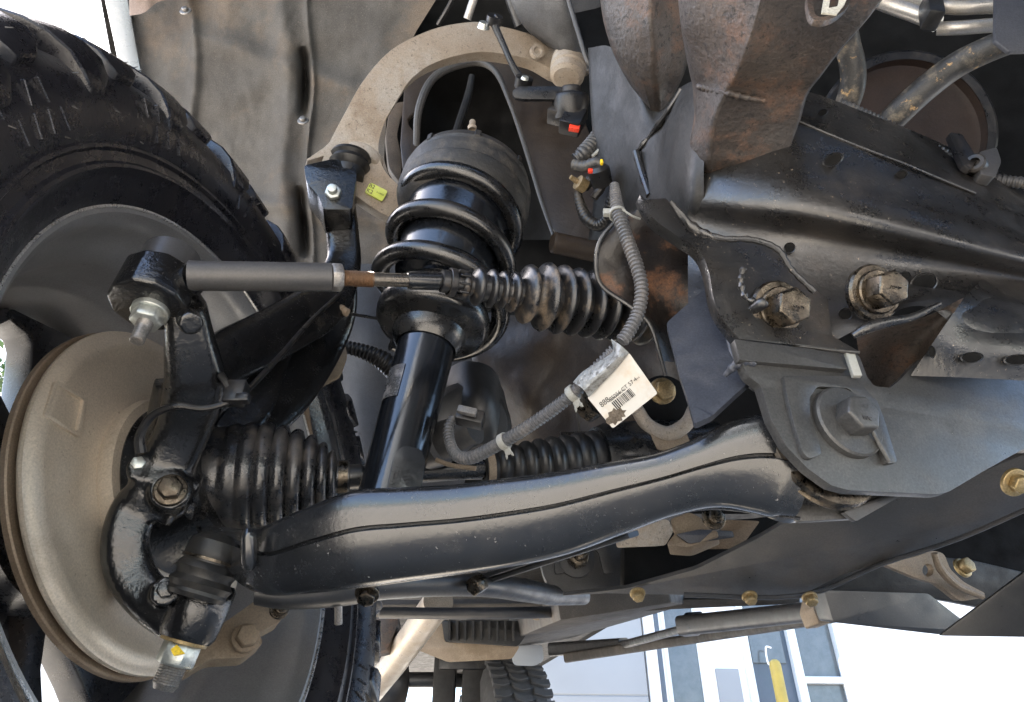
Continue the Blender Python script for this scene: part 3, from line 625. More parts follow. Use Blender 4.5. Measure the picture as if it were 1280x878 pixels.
SL([pr(366, 0), pr(366, 30), pr(358, 40), pr(352, 54), pr(348, 62), pr(300, 65), pr(250, 66), pr(245, 0)], 'bump_sleeve', m_chrome)
SL([pr(330, 36), pr(326, 52), pr(318, 56), pr(312, 54), pr(306, 0)], 'sleeve_ring', m_spring)
SL([pr(275, 60), pr(271, 74), pr(265, 80), pr(259, 83), pr(253, 83), pr(250, 80), pr(248, 80), pr(245, 82), pr(238, 81), pr(235, 77), pr(233, 77), pr(231, 78), pr(224, 74), pr(218, 66), pr(215, 52), pr(213, 20), pr(213, 0)], 'upper_seat', M('worn seat rubber', (.018, .018, .018), (.028, .027, .026), .6, bump=.5, bsc=200, dust=(DUST, .5, .85, 40, .4)), 96)
SL([pr(231, 66), pr(227, 70), pr(222, 68.5), pr(219, 64), pr(221, 60)], 'seat_ring', M('worn seat ring', (.06, .058, .055), (.09, .085, .08), .5, bump=.4, bsc=200, speck=((.02, .02, .02), .55, .65, 120, .7)), 96)
for k in range(8):
    an = k * .785 + .2; ax2, uu, vv = basis(sx); h = along(228); rr2 = 77 * dep(h) / F
    mb = MB(); box(mb, A + sx * h + (uu * math.cos(an) + vv * math.sin(an)) * rr2, .007, .003, .010, uu * -math.sin(an) + vv * math.cos(an), uu * math.cos(an) + vv * math.sin(an), sx); obj('seat_clip', mb, m_rubber, cs, bev=.0008, seg=1)

# the spring itself: helix turning round the strut axis
ax2, uu, vv = basis(sx); h0, h1 = along(404), along(246); turns = 3.55; hf = along(371); pit_ = along(319) - along(371); q4 = []
ph0 = math.atan2(*(lambda w_: (w_.dot(vv), w_.dot(uu)))((CAM - A).normalized()))
for k in range(int(turns * 40) + 1):
    t = k / (turns * 40); e = 0
    tt = t
    h = h0 + (h1 - h0) * tt; an = ph0 - 6.28318 * (h - hf) / pit_
    rad = (.0665 + .003 * max(0, 1 - t * 3.2)) * (1 - .02 * (abs(t - .5) * 2) ** 3)
    wr = .0098 * (1 if .01 < t < .99 else .8)
    q4.append(V((*(A + sx * h + (uu * math.cos(an) + vv * math.sin(an)) * rad), wr)))
obj('coil_spring', wtube(MB(), q4, 16), m_spring, cs)
mb = MB(); lathe(mb, P(590, 163, .90), UP, [(0, .005), (.006, .006), (.010, .004), (.018, .004), (.02, .002), (.02, 0)], 14); obj('top_nut', mb, m_tan, cs)
# label and flattened foot of the tube
h = along(495); 
def tubewrap(y0, y1, a0, a1, px, name, mat, n=14):
    ha, hb = along(y0), along(y1); mb = MB(); vs = []; fs = []
    wv = (CAM - A - sx * (CAM - A).dot(sx)).normalized(); sv = wv.cross(sx)
    for i in range(9):
        h = ha + (hb - ha) * i / 8; r_ = px * dep(h) / F + .0006
        for j in range(n): an = a0 + (a1 - a0) * j / (n - 1); vs.append(A + sx * h + (wv * math.cos(an) + sv * math.sin(an)) * r_)
    for i in range(8):
        for j in range(n - 1): fs.append((i * n + j, i * n + j + 1, (i + 1) * n + j + 1, (i + 1) * n + j))
    return obj(name, mb.add(vs, fs), mat, cs)
sgn = 1 if (CAM - A).normalized().cross(sx).x < 0 else -1
tubewrap(514, 475, sgn * 1.35, sgn * .55, 36.6, 'tube_label', M('clear label film', (.05, .052, .055), (.08, .08, .082), .25, bump=.3, bsc=90, dust=((.4, .38, .38), .5, .7, 60, .6)))
obj('tube_foot', plate(roundc([(478, 640), (493, 568), (505, 556), (527, 562), (532, 576), (522, 640)], 5), Plane(505, 600, .5615, (.25, -1, -.1)), .02), m_chrome, cs, bev=.004, seg=3)
# ---------------------------------------------------------------- upper control arm
ua = thing('upper_control_arm', 'clay coloured forged upper control arm arching over the coil spring', 'control arm', P(560, 60, .92))
up = plane3((430, 215, .865), (600, 45, .95), (720, 85, 1.0)); 
out = crc([(405, 195), (412, 178), (432, 140), (455, 100), (490, 62), (540, 37), (585, 28), (612, 30), (660, 42), (685, 55), (705, 64), (730, 68)], 5)[:-5]
inn = crc([(727, 92), (700, 93), (668, 76), (625, 67), (590, 66), (545, 78), (515, 98), (495, 128), (480, 155), (473, 185), (480, 212), (498, 232), (505, 245), (504, 276), (480, 268), (452, 250), (430, 232), (412, 212)], 5)[:-5]
o = obj('forged_arm', plate([tuple(v) for v in out + inn], up, .026), m_tan, ua, bev=.0095, seg=6, bang=50, ang=60)
rib = crc([(452, 185), (452, 150), (470, 115), (500, 80), (545, 55), (600, 45), (650, 54), (600, 52), (550, 66), (510, 92), (484, 125), (462, 160)], 4)
mb = MB(); up2 = up
for q_ in ((640, 56), ): pass
mb = MB(); lathe(mb, P(672, 64, .965), up.n, [(-.006, .010), (.001, .010), (.0015, .006), (-.001, .004), (-.001, 0)], 24); obj('boss', mb, m_tan, ua)
mb = MB()
lathe(mb, P(711, 83, .965), (P(716, 62, .985) - P(708, 104, .955)), [(-.024, 0), (-.024, .018), (-.020, .0235), (-.013, .0245), (-.011, .023), (-.008, .023), (-.006, .0255), (.004, .0255), (.006, .024), (.009, .024), (.011, .0255), (.018, .024), (.020, .020), (.020, 0)], 44); obj('bushing_sleeve', mb, m_tan, ua)
mb = MB(); lathe(mb, P(446, 213, .888), (P(425, 232, .835) - P(438, 190, .86)), [(-.026, .0), (-.026, .024), (-.020, .030), (-.012, .031), (-.006, .029), (-.004, .025), (-.006, 0)], 40); obj('ball_joint_cup', mb, m_tan, ua)
mb = MB(); c_ = P(437, 206, .868); lathe(mb, c_, (P(420, 232, .835) - P(428, 190, .85)), [(-.014, .0), (-.014, .024), (-.01, .0255), (-.006, .0225), (-.003, .0235), (.0, .0255), (.006, .022), (.008, .020), (.018, .020), (.018, 0)], 36); obj('ball_joint_boot', mb, m_rubber, ua)
sp_ = up.off(.0045)
obj('sticker', plate(roundc([(463, 228), (485, 239), (478, 252), (456, 240)], 3), sp_, .0052), m_gst, ua, bev=.0004)
rt = sp_(485, 239) - sp_(463, 228); dn = sp_(456, 240) - sp_(463, 228)
words('B2\nK2', sp_(463.5, 236.5) + sp_.n * .0009, rt, -dn, .0072, m_ink, ua); words('3-14052', sp_(475, 242.5) + sp_.n * .0009, rt, -dn, .0030, m_ink, ua)
# ---------------------------------------------------------------- level sensor
ls = thing('ride_height_sensor', 'black ride height sensor with linkage rod in front of the upper arm', 'sensor', P(700, 130, .84))
mb = MB(); tube(mb, [(622, 24, .86, 7), (618, 30, .86, 5), (630, 58, .855, 4), (640, 80, .85, 4), (652, 100, .85, 5)], n=10); obj('link_rod', mb, m_plast, ls)
mb = MB(); lathe(mb, P(655, 101, .845), V((.2, -1, .2)), [(-.008, 0), (-.008, .011), (.004, .011), (.006, .006), (.006, 0)], 20); obj('ball_socket', mb, m_plast, ls); mb = MB(); lathe(mb, P(618, 24, .86), V((.2, -1, .2)), [(-.006, 0), (-.006, .010), (.004, .010), (.004, 0)], 16); obj('ball_socket', mb, m_plast, ls)
mb = MB(); lathe(mb, P(656, 99, .835), V((.2, -1, .2)), [(0, 0), (0, .005), (.003, .004), (.003, 0)], 14); lathe(mb, P(605, 30, .86), V((.2, -1, .2)), [(-.005, 0), (-.005, .008), (.002, .006), (.002, 0)], 14); obj('ball_stud', mb, m_zinc, ls)
obj('sensor_arm', plate(roundc([(640, 114), (648, 108), (700, 108), (712, 112), (710, 122), (700, 124), (652, 124), (642, 121)], 5), Plane(680, 115, .835, (0, -.9, -.4)), .006), m_plast, ls, bev=.0015)
mb = MB(); lathe(mb, P(714, 118, .84), V((0, -.7, .7)), [(-.03, 0), (-.03, .020), (-.006, .022), (.0, .020), (.002, .012), (.008, .012), (.010, .010), (.010, 0)], 32); box(mb, P(704, 140, .85), .030, .022, .034, (.9, 0, -.4), (0, 1, 0), (.4, 0, .9)); obj('sensor_housing', mb, m_plast, ls, bev=.002)
mb = MB(); box(mb, P(716, 152, .83), .026, .02, .034, (.9, 0, -.35), (0, 1, 0), (.35, 0, .9)); obj('connector', mb, m_plast, ls, bev=.002)
mb = MB(); box(mb, P(718, 160, .815), .013, .006, .010, (.95, 0, -.2), (0, 1, 0), (.2, 0, .95)); obj('lock_tab', mb, m_red, ls, bev=.001)
# ---------------------------------------------------------------- lower control arm
la = thing('lower_control_arm', 'big black stamped lower control arm sweeping across in front', 'control arm', P(600, 690, .50))
prof = [(-1, -.9), (-1, -.2), (-.99, .05), (-.95, .28), (-.86, .48), (-.7, .62), (-.5, .70), (-.2, .77), (.05, .81), (.12, .81), (.14, .76), (.150, .58), (.165, .50), (.19, .49), (.205, .54), (.23, .60), (.5, .61), (.8, .56), (.92, .47), (.98, .28), (1, 0), (1, -.9), (0, -1)]
stn = [(255, 668, .550, 5, .008), (268, 674, .545, 12, .014), (288, 684, .537, 22, .018), (312, 694, .529, 33, .021), (345, 699, .518, 44, .026), (395, 686, .512, 52, .028), (450, 673, .507, 59, .030), (510, 667, .502, 57, .030), (575, 661, .497, 55, .030), (640, 652, .491, 54, .030), (700, 641, .485, 51, .030), (770, 622, .478, 45, .030), (830, 606, .472, 40, .030), (880, 592, .467, 44, .031), (925, 583, .462, 57, .031), (965, 582, .458, 64, .030), (1000, 590, .456, 58, .026)]
sweep(mb := MB(), stn, [(x, y) for x, y in prof], 8)
obj('front_leg', mb, m_lca, la, ang=50)
# weld bead under the seam
mb = MB(); q4 = []
sm_ = [(322, 690), (352, 686), (400, 668), (450, 661), (510, 659), (570, 652), (640, 643), (700, 631), (760, 612), (830, 592), (880, 583), (915, 582)]
# bottom flange lip
flp = [(345, 742, .505), (395, 739, .502), (450, 733, .498), (510, 725, .492), (575, 716, .488), (640, 706, .482), (700, 691, .476), (770, 666, .470), (830, 646, .465), (880, 636, .460), (925, 638, .455), (965, 645, .45), (1000, 648, .448)]
mb = MB(); tube(mb, [(x, y, d_, 2.2) for x, y, d_ in flp], n=8); obj('seam_flange', mb, m_lca, la)
# nose that carries the ball joint, pin and lip
mb = MB(); kb([(345, 706, .535, 28, .018), (318, 692, .54, 24, .016), (290, 680, .548, 18, .016), (266, 674, .556, 14, .014)]); obj('arm_nose', mb, m_lca, la, ang=60)
mb = MB(); tube(mb, [(311, 668, .499, 9), (311, 672, .498, 10), (311, 702, .496, 10), (311, 708, .497, 8)], n=18, steps=2); obj('roll_pin', mb, m_lca, la)
mb = MB(); lathe(mb, P(259, 712, .520), bax, [(-.026, 0), (-.026, .012), (-.02, .019), (-.013, .0205), (-.008, .0205), (-.006, .0195), (-.004, .0195), (-.003, .0205), (.001, .0225), (.005, .0205), (.007, .0205), (.011, .0235), (.0145, .0215), (.0155, .021), (.018, .0215), (.021, .02), (.022, 0)], 44); obj('ball_joint_boot', mb, m_rubber, la)
mb = MB(); lathe(mb, P(259, 712, .520), bax, [(-.0075, .0195), (-.0075, .0212), (-.0055, .0212), (-.0055, .0195)], 44); obj('boot_ring', mb, m_bolt, la)
# bushing end
bxa = (P(1000, 610, .44) - P(960, 560, .50)).normalized(); bxa = -REAR
mb = MB(); lathe(mb, P(1000, 575, .475), bxa, [(-.035, 0), (-.035, .030), (-.03, .034), (.025, .034), (.028, .031), (.028, 0)], 48); obj('bushing_sleeve', mb, m_lca, la)
mb = MB(); lathe(mb, P(1022, 566, .462), bxa, [(.0, .0), (.0, .040), (.002, .041), (.004, .038), (.006, .041), (.009, .040), (.011, .035), (.011, 0)], 48); obj('bushing', mb, m_bolt, la)
# rear leg of the arm, farther back
mb = MB(); sweep(mb, [(322, 742, .555, 14, .02), (360, 744, .56, 17, .022), (420, 738, .58, 20, .022), (480, 731, .61, 18, .022), (550, 729, .66, 16, .022), (610, 732, .72, 14, .022), (655, 738, .79, 14, .02), (690, 744, .87, 12, .018), (725, 746, .95, 10, .015)], rrect(.45), 6)
obj('rear_leg', mb, m_skid, la, ang=60)
for k_, (x0, y0, x1, y1) in enumerate(((600, 722, 780, 663), (618, 724, 792, 668))):
    mb = MB(); sweep(mb, [(x0, y0, .70, 3.5, .01), ((x0 + x1) / 2, (y0 + y1) / 2, .66, 3.5, .01), (x1, y1, .62, 3.5, .01)], rrect(.3), 2); obj('web_flange', mb, m_skid, la)
hexbolt(la, 459, 742, .545, (0, -.5, -.86), 12, m_bolt, washer=1.3, h=.006); mb = MB(); tube(mb, [(423, 748, .57, 5), (423, 780, .57, 5)], n=12); obj('bolt_shank', mb, m_stud, la)
hexbolt(la, 604, 727, .66, (-.6, -.6, -.5), 12, m_bolt, washer=0, h=.014)
# ---------------------------------------------------------------- cv axle
cv = thing('cv_axle', 'front axle shaft with dusty ribbed black rubber joint boot beside the knuckle', 'axle', P(320, 595, .65))
a, b = P(232, 597, .640), P(440, 597, .675); ux = (b - a).normalized(); L = (b - a).length
def cx(x): return (x - 232) / (440 - 232) * L
def cr_(px, x): return px * 1.03 * (.64 + (x - 232) / 208 * .035) / F
pf = [(cx(226), 0), (cx(226), cr_(44, 230)), (cx(230), cr_(50, 240))]
for x0, wd, o_, i_ in [(232, 18, 54, 52), (250, 10, 59, 57), (260, 22, 62, 60), (282, 18, 65, 60), (300, 19, 67, 60), (319, 20, 67, 57), (339, 19, 64, 53), (358, 19, 59, 47), (377, 17, 52, 39), (394, 14, 43, 31), (408, 11, 33, 24)]:
    for k in range(8): t = k / 8; pf.append((cx(x0 + wd * t), cr_(i_ + (o_ - i_) * math.sin(math.pi * min(1, t * .85 + .08)) ** .5, x0)))
pf += [(cx(419), cr_(22, 420)), (cx(420), cr_(19, 420)), (cx(436), cr_(19, 436)), (cx(437), cr_(13, 437)), (cx(438), 0)]
obj('outer_boot', lathe(MB(), a, ux, pf, 72), M('dusty axle boot', (.010, .011, .014), (.018, .019, .022), .30, spec=.8, bump=.2, bsc=120, dust=((.22, .19, .16), .48, .8, 30, .5), speck=((.3, .28, .25), .64, .7, 200, .4)), cv, ang=50)
mb = MB(); lathe(mb, a, ux, [(cx(248), cr_(57, 250)), (cx(248), cr_(59, 250)), (cx(256), cr_(59.5, 256)), (cx(256), cr_(57, 250))], 60); obj('boot_clamp', mb, m_rotor, cv)
mb = MB(); lathe(mb, a, ux, [(cx(422), cr_(19.3, 422)), (cx(422), cr_(20.5, 422)), (cx(434), cr_(20.5, 434)), (cx(434), cr_(19, 434))], 40); obj('small_clamp', mb, m_bolt, cv)
a2, b2 = P(436, 597, .674), P(760, 574, .76); ux2 = (b2 - a2).normalized()
def c2(x): return (x - 436) / 324 * (b2 - a2).length
pf = [(0, 0), (0, .0125), (c2(450), .0125), (c2(452), .0105), (c2(598), .0105)]
obj('shaft', lathe(MB(), a2, ux2, pf + [(c2(598), 0)], 32), m_black, cv)
pf = [(c2(594), .012), (c2(595), .0175), (c2(608), .018)]
for x0, wd, o_, i_ in [(610, 14, 24, 20), (626, 15, 27, 22), (642, 16, 30, 24), (659, 16, 32, 26), (676, 17, 34, 28), (694, 17, 35, 30), (712, 18, 37, 32), (731, 18, 38, 33)]:
    for k in range(8): t = k / 8; pf.append((c2(x0 + wd * t), (i_ + (o_ - i_) * math.sin(math.pi * t) ** .7) * .73 / F))
obj('inner_boot', lathe(MB(), a2, ux2, pf + [(c2(750), 0)], 60), m_rubber, cv, ang=50)
mb = MB(); lathe(mb, a2, ux2, [(c2(596), .018), (c2(596), .0192), (c2(605), .0192), (c2(605), .018)], 40); obj('small_clamp', mb, m_tan2, cv)
mb = MB(); lathe(mb, a2, ux2, [(c2(745), 0), (c2(745), .036), (c2(760), .040), (c2(860), .040), (c2(880), 0)], 48); obj('inner_joint_cup', mb, m_black, cv)
# ---------------------------------------------------------------- frame
fr = thing('truck_chassis', 'dark waxed and rusty truck frame rail and front crossmember, upper right', 'chassis', P(1050, 250, .55))
# crossmember face: rows from the top ridge down, columns left to right
C_ = (790, 860, 930, 1000, 1080, 1160, 1240, 1340)
def rows(tab): return [[(x, y, d_) for x, y, d_ in zip(C_, ys, ds)] for ys, ds in tab]
cm = [
 ((170, 130, 118, 113, 140, 172, 210, 258), (.66, .64, .63, .62, .62, .63, .64, .65)),
 ((185, 150, 140, 152, 184, 218, 250, 292), (.65, .62, .595, .575, .57, .575, .58, .59)),
 ((195, 165, 150, 160, 191, 225, 256, 297), (.645, .612, .58, .565, .56, .565, .57, .58)),
 ((215, 190, 190, 205, 228, 252, 278, 312), (.64, .60, .57, .545, .54, .545, .55, .56)),
 ((228, 220, 228, 240, 258, 277, 297, 325), (.635, .59, .555, .53, .522, .525, .53, .54)),
 ((240, 250, 258, 268, 284, 300, 318, 342), (.63, .585, .55, .528, .520, .520, .522, .53)),
 ((255, 280, 288, 296, 310, 325, 340, 360), (.63, .59, .562, .545, .54, .54, .542, .55)),
 ((300, 330, 335, 340, 348, 356, 364, 374), (.62, .58, .555, .54, .535, .533, .532, .535)),
 ((340, 370, 375, 382, 378, 362, 380, 402), (.60, .56, .535, .525, .52, .515, .512, .512)),
 ((380, 400, 412, 418, 396, 374, 410, 430), (.58, .545, .52, .512, .505, .50, .495, .495)),
 ((400, 425, 440, 446, 408, 384, 455, 465), (.57, .54, .515, .505, .50, .495, .49, .49))]
rw = rows(cm)
rw = [[q for q in r if q[0] >= 860] for r in rw]
obj('crossmember', sheet(rw, .005, 8, 6, .0008, 14), m_frame, fr, ang=60)
# dark drillings and slots in the crossmember: rims, a black disc painting their inner shade
def drill(x, y, d_, rx, ry, tilt=0):
    c = P(x, y, d_); tw = (CAM - c).normalized(); mb = MB(); u = V((1, 0, 0)); u = (u - tw * u.dot(tw)).normalized(); v = tw.cross(u); k = d_ / F; rings = []
    for s, h in ((1.18, -.004), (1.12, .0012), (1.0, .0008), (.92, -.004)):
        rings.append([c + u * (math.cos(t) * math.cos(tilt) * rx - math.sin(t) * math.sin(tilt) * ry) * k * s + v * (math.cos(t) * math.sin(tilt) * rx + math.sin(t) * math.cos(tilt) * ry) * k * s + tw * h for t in [6.28318 * j / 18 for j in range(18)]])
    ring_skin(mb, rings, caps=False); o = obj('drilled_hole', mb, m_frame, fr)
    mb = MB().add([p + tw * .0045 for p in rings[3]], [tuple(range(18))]); o2 = obj('hole_shade', mb, m_void, o); return o
DEP = lambda x, y: dface(x, y)
from mathutils.geometry import intersect_ray_tri
GR = [cr([V(q) for q in r], 4) for r in rw]; GR = list(zip(*[cr([r[i] for r in GR], 4) for i in range(len(GR[0]))])); GR = [q for r in GR for q in r]
def dface(x, y): 
    n4 = sorted(GR, key=lambda q: (q[0] - x) ** 2 + (q[1] - y) ** 2)[:3]; return sum(q[2] for q in n4) / 3
for x, y, rx, ry in ((1041, 200, 11, 7), (1028, 141, 6, 4), (1126, 219, 7, 5), (1155, 354, 14, 11), (1057, 393, 7, 7), (1132, 345, 5, 5), (987, 310, 6, 6)):
    drill(x, y, dface(x, y) - .004, rx, ry, .45)
# upper edge line pressed into the flange
mb = MB(); tube(mb, [(x, y, dface(x, y) - .001, 2.2) for x, y in ((998, 152), (1040, 170), (1085, 188), (1130, 205), (1175, 224), (1219, 242))], n=8); obj('pressed_bead', mb, m_frame, fr)
# rusted rail rising towards the camera
def boxed(tab):
    "rows of a folded box face: outer edge, ridge between the two faces, far edge; corners stay tight"
    out = []
    for y, xl, xr, x2, dl, dr_, d2, dy in tab:
        w_ = x2 - xr
        out.append([(xl, y, dl + .03), (xl + 4, y, dl + .004), (xl + (xr - xl) * .5, y + dy * .3, (dl + dr_) / 2), (xr - 7, y + dy * .5, dr_ + .004), (xr, y + dy * .5, dr_), (xr + 7, y + dy * .5, dr_ + .001), (xr + w_ * .5, y + dy * .8, (dr_ + d2) / 2 + .002), (x2 - 8, y + dy, d2), (x2 - 2, y + dy, d2 + .006), (x2, y + dy, d2 + .04)])
    return out
rl = boxed([(-40, 846, 960, 1132, .50, .445, .455, 0), (20, 850, 946, 1088, .52, .465, .475, 0), (62, 856, 934, 1052, .54, .485, .495, 0), (92, 862, 922, 1026, .555, .505, .515, 4), (112, 866, 910, 1010, .565, .522, .53, 6), (145, 866, 896, 1000, .575, .540, .545, 8), (180, 858, 890, 990, .585, .556, .555, 6), (205, 852, 888, 985, .60, .568, .566, 4), (236, 850, 890, 985, .63, .60, .59, 0)])
obj('rail', sheet(rl, .006, 4, 8, .0012, 30, 3), m_rust, fr, ang=60)
mb = MB(); tube(mb, [(873, 108, .56, 4), (890, 112, .545, 4.5), (908, 116, .525, 4), (930, 122, .524, 4), (955, 126, .525, 3)], n=10, mod=lambda s: 1 + .25 * math.sin(s * 900)); obj('weld_bead', mb, m_rust, fr)
obj('slot_rim', plate(crc([(1013, -12), (1058, -14), (1062, 4), (1046, 20), (1026, 26), (1012, 18)], 4), Plane(1035, 8, .43, (.1, -1, .1)), .004, [[tuple(v) for v in crc([(1019, -9), (1054, -11), (1057, 3), (1042, 16), (1026, 21), (1018, 14)], 4)]]), m_rust, fr, bev=.001)
pm = Plane(1035, 8, .427, (.1, -1, .1))
obj('paint_mark', plate([(1031, -8), (1062, -10), (1056, 5), (1046, 18), (1027, 16)], pm, .001, [[(1038, -2), (1050, -4), (1047, 8), (1036, 10)]]), M('aged white paint', (.45, .44, .38), (.35, .33, .28), .7, dust=((.12, .1, .08), .52, .7, 120, .7)), fr)
# rust coated body mount arm (V shaped), left of the rail
vp = boxed([(-40, 746, 812, 866, .66, .622, .64, 0), (20, 753, 812, 862, .67, .632, .65, 0), (60, 764, 815, 862, .675, .645, .66, 0), (90, 778, 816, 856, .685, .66, .67, 0), (116, 794, 818, 844, .695, .68, .69, 0), (138, 809, 820, 831, .705, .70, .70, 0), (147, 816, 820, 824, .712, .71, .71, 0)])
obj('mount_arm', sheet(vp, .006, 4, 8, .0012, 30, 9), m_rust, fr, ang=60)
# grey-black tower wall between the arm and the crossmember
twr = [[(735, 60, .80), (765, 60, .76), (792, 100, .72), (822, 140, .70), (850, 110, .66), (875, 100, .60), (890, 110, .585)],
       [(738, 130, .79), (770, 130, .75), (800, 140, .71), (824, 165, .68), (846, 150, .63), (868, 150, .59), (885, 150, .575)],
       [(742, 190, .78), (772, 195, .74), (800, 200, .70), (824, 205, .665), (842, 200, .62), (862, 200, .585), (880, 200, .57)],
       [(742, 250, .77), (775, 250, .735), (800, 252, .69), (822, 255, .65), (840, 252, .62), (862, 250, .582), (880, 250, .575)],
       [(735, 300, .77), (775, 300, .735), (800, 290, .69), (822, 290, .66), (840, 285, .63), (862, 285, .60), (880, 285, .59)]]
obj('tower_wall', sheet(twr, .005, 7, 7, .001, 18, 5), M('dark grey frame paint', (.022, .0215, .021), (.013, .013, .013), .5, spec=.4, bump=.25, bsc=160, dust=((.09, .085, .08), .5, .85, 12, .45), speck=((.01, .01, .01), .64, .7, 160, .6)), fr, ang=60)  # dark grey paint, mottled at random
mb = MB(); tube(mb, [(795, 190, .700, 5), (802, 215, .690, 5), (812, 245, .672, 5)], n=10); obj('tower_edge', mb, m_frame, fr)
mb = MB(); tube(mb, [(852, 112, .655, 4), (834, 140, .665, 4), (814, 168, .69, 4), (798, 188, .702, 3)], n=8, mod=lambda s: 1 + .3 * math.sin(s * 1500)); obj('weld_bead', mb, m_frame, fr)
# gusset plate carrying the two big bolts
gp = Plane(980, 385, .492, (.18, -.95, -.05))
go_ = crc([(806, 250), (816, 272), (845, 294), (874, 314), (886, 340), (892, 372), (903, 398), (924, 420)], 4)[:-4]
go_ = [tuple(v) for v in go_] + [(924, 424), (1000, 432), (1050, 440), (1075, 440), (1040, 420), (1034, 372), (1018, 362), (1000, 345), (985, 330), (965, 306), (938, 300), (905, 296), (870, 285), (845, 262), (832, 248)]
obj('gusset_plate', plate(roundc(go_, 3, 2), gp, .010), m_frame, fr, bev=.0022, seg=2)
mb = MB(); tube(mb, [(838, 252, .50, 3), (866, 284, .50, 6), (900, 298, .492, 4), (940, 300, .487, 4), (972, 312, .483, 4), (990, 338, .482, 3.5), (1018, 365, .480, 4)], n=10, mod=lambda s: 1 + .2 * math.sin(s * 1100)); obj('weld_bead', mb, m_frame, fr)
mb = MB(); tube(mb, [(925, 424, .481, 2.2), (980, 431, .479, 2.2), (1040, 438, .475, 2.2), (1074, 441, .472, 2.5)], n=8, mod=lambda s: 1 + .25 * math.sin(s * 1300)); obj('weld_bead', mb, m_frame, fr)
mb = MB(); tube(mb, [(930, 335, .478, 4), (926, 352, .477, 4), (932, 372, .474, 4), (946, 378, .472, 4)], n=10, mod=lambda s: 1 + .3 * math.sin(s * 1000)); obj('weld_bead', mb, m_frame, fr)
bn = V((.22, -.85, -.45))
def bigbolt(x, y, d_, r, ax_, marks=True):
    c = P(x, y, d_); m_ = r * d_ / F; a3 = V(ax_).normalized(); mb = MB()
    lathe(mb, c, a3, [(-.006, 0), (-.006, m_ * 1.55), (-.001, m_ * 1.6), (.001, m_ * 1.5), (.0015, m_ * 1.2), (.0035, m_ * 1.22), (.0045, m_ * 1.15), (.0045, 0)], 36)
    w_ = obj('washer', mb, m_bolt, fr)
    mb = MB(); prism(mb, c, a3, 6, m_, .004, .004 + m_ * 1.15, rot=.5, ch=m_ * .12); return obj('bolt', mb, m_bolt, fr, bev=.0006, seg=2)
for x, y, d_, r in ((974, 388, .488, 24), (1094, 366, .498, 23)):
    bigbolt(x, y, d_, r, bn)
    tp = P(x, y, d_) + bn.normalized() * (.0046 + r * d_ / F * 1.15)
    words('BP\n10.9' if x < 1000 else '10.9', tp, V((.95, .25, 0)), V((0, .3, 1)), .0055, m_frame, fr, 'head_marking', .0002)
mb = MB(); tube(mb, [(940, 388, .474, 6), (952, 380, .468, 8), (957, 376, .467, 6)], n=12); obj('alignment_peg', mb, m_frame, fr)
# lower flange of the crossmember with slots, and the rusty pocket beside the bracket
lf = [[(x, y, dface(x, y) + k) for x, y, k in r] for r in (((1226, 350, -.001), (1260, 356, .004), (1300, 362, .004), (1360, 370, .004)), ((1200, 380, -.0035), (1240, 384, -.001), (1290, 388, -.001), (1360, 394, -.001)), ((1172, 420, -.005), (1215, 424, -.003), (1280, 428, -.003), (1360, 432, -.003)), ((1138, 470, -.006), (1200, 472, -.005), (1280, 476, -.004), (1360, 480, -.004)))]
obj('lower_flange', sheet(lf, .004, 6, 6, .001, 20), m_frame, fr, ang=60)
for x, y, rx, ry in ((1165, 440, 3.5, 7), (1215, 447, 11, 6), (1272, 450, 13, 6)): drill(x, y, dface(x, y) - .011, rx, ry, .08)
pk = sheet([[(1068, 412, .49), (1105, 402, .50), (1150, 398, .50), (1205, 372, .49)], [(1072, 432, .53), (1110, 432, .55), (1150, 425, .54), (1180, 412, .50)], [(1075, 470, .56), (1110, 478, .57), (1140, 470, .55), (1160, 455, .50)], [(1078, 500, .56), (1110, 505, .57), (1140, 500, .55), (1160, 480, .50)]], .003, 6, 6, .003, 30)
obj('rusty_pocket', pk, m_rust, fr, ang=60)
mb = MB(); tube(mb, [(1066, 420, .478, 4), (1085, 410, .476, 7), (1110, 403, .477, 7), (1140, 397, .479, 5), (1175, 380, .481, 3)], n=12); obj('pocket_lip', mb, m_frame, fr)
# ---------------------------------------------------------------- control arm pivot bracket, left (bushing tower)
pb = thing('pivot_bracket', 'dark brown rounded frame bracket beside the end of the bellows', 'frame bracket', P(820, 340, .58))
lp = [[(778, 268, .60), (800, 262, .59), (825, 268, .585), (860, 290, .58), (890, 320, .575)],
      [(752, 300, .60), (780, 300, .595), (815, 300, .60), (860, 320, .60), (892, 345, .59)],
      [(745, 330, .60), (775, 330, .60), (812, 335, .615), (855, 345, .615), (895, 370, .60)],
      [(752, 358, .60), (785, 362, .60), (815, 368, .62), (850, 375, .62), (895, 390, .61)],
      [(790, 382, .59), (803, 388, .595), (822, 398, .61), (850, 402, .62), (890, 410, .61)],
      [(812, 404, .585), (818, 410, .59), (828, 418, .60), (848, 424, .62), (880, 430, .61)],
      [(822, 450, .58), (828, 452, .585), (836, 452, .595), (850, 455, .61), (880, 460, .61)]]
obj('bracket_shell', sheet(lp, .005, 7, 7, .002, 30), M('brown black bracket', (.012, .010, .009), (.022, .016, .013), .42, bump=.35, bsc=140, rust=((.19, .085, .04), .52, .68, 20, .8), dust=((.14, .10, .07), .5, .85, 14, .5)), pb, ang=60)
mb = MB(); tube(mb, [(778, 268, .597, 2.5), (752, 298, .597, 3), (745, 330, .597, 3), (753, 358, .597, 3), (788, 383, .587, 3), (812, 405, .582, 3), (824, 440, .578, 2.5), (832, 470, .575, 2.5)], n=8); obj('bracket_rim', mb, m_frame, pb)
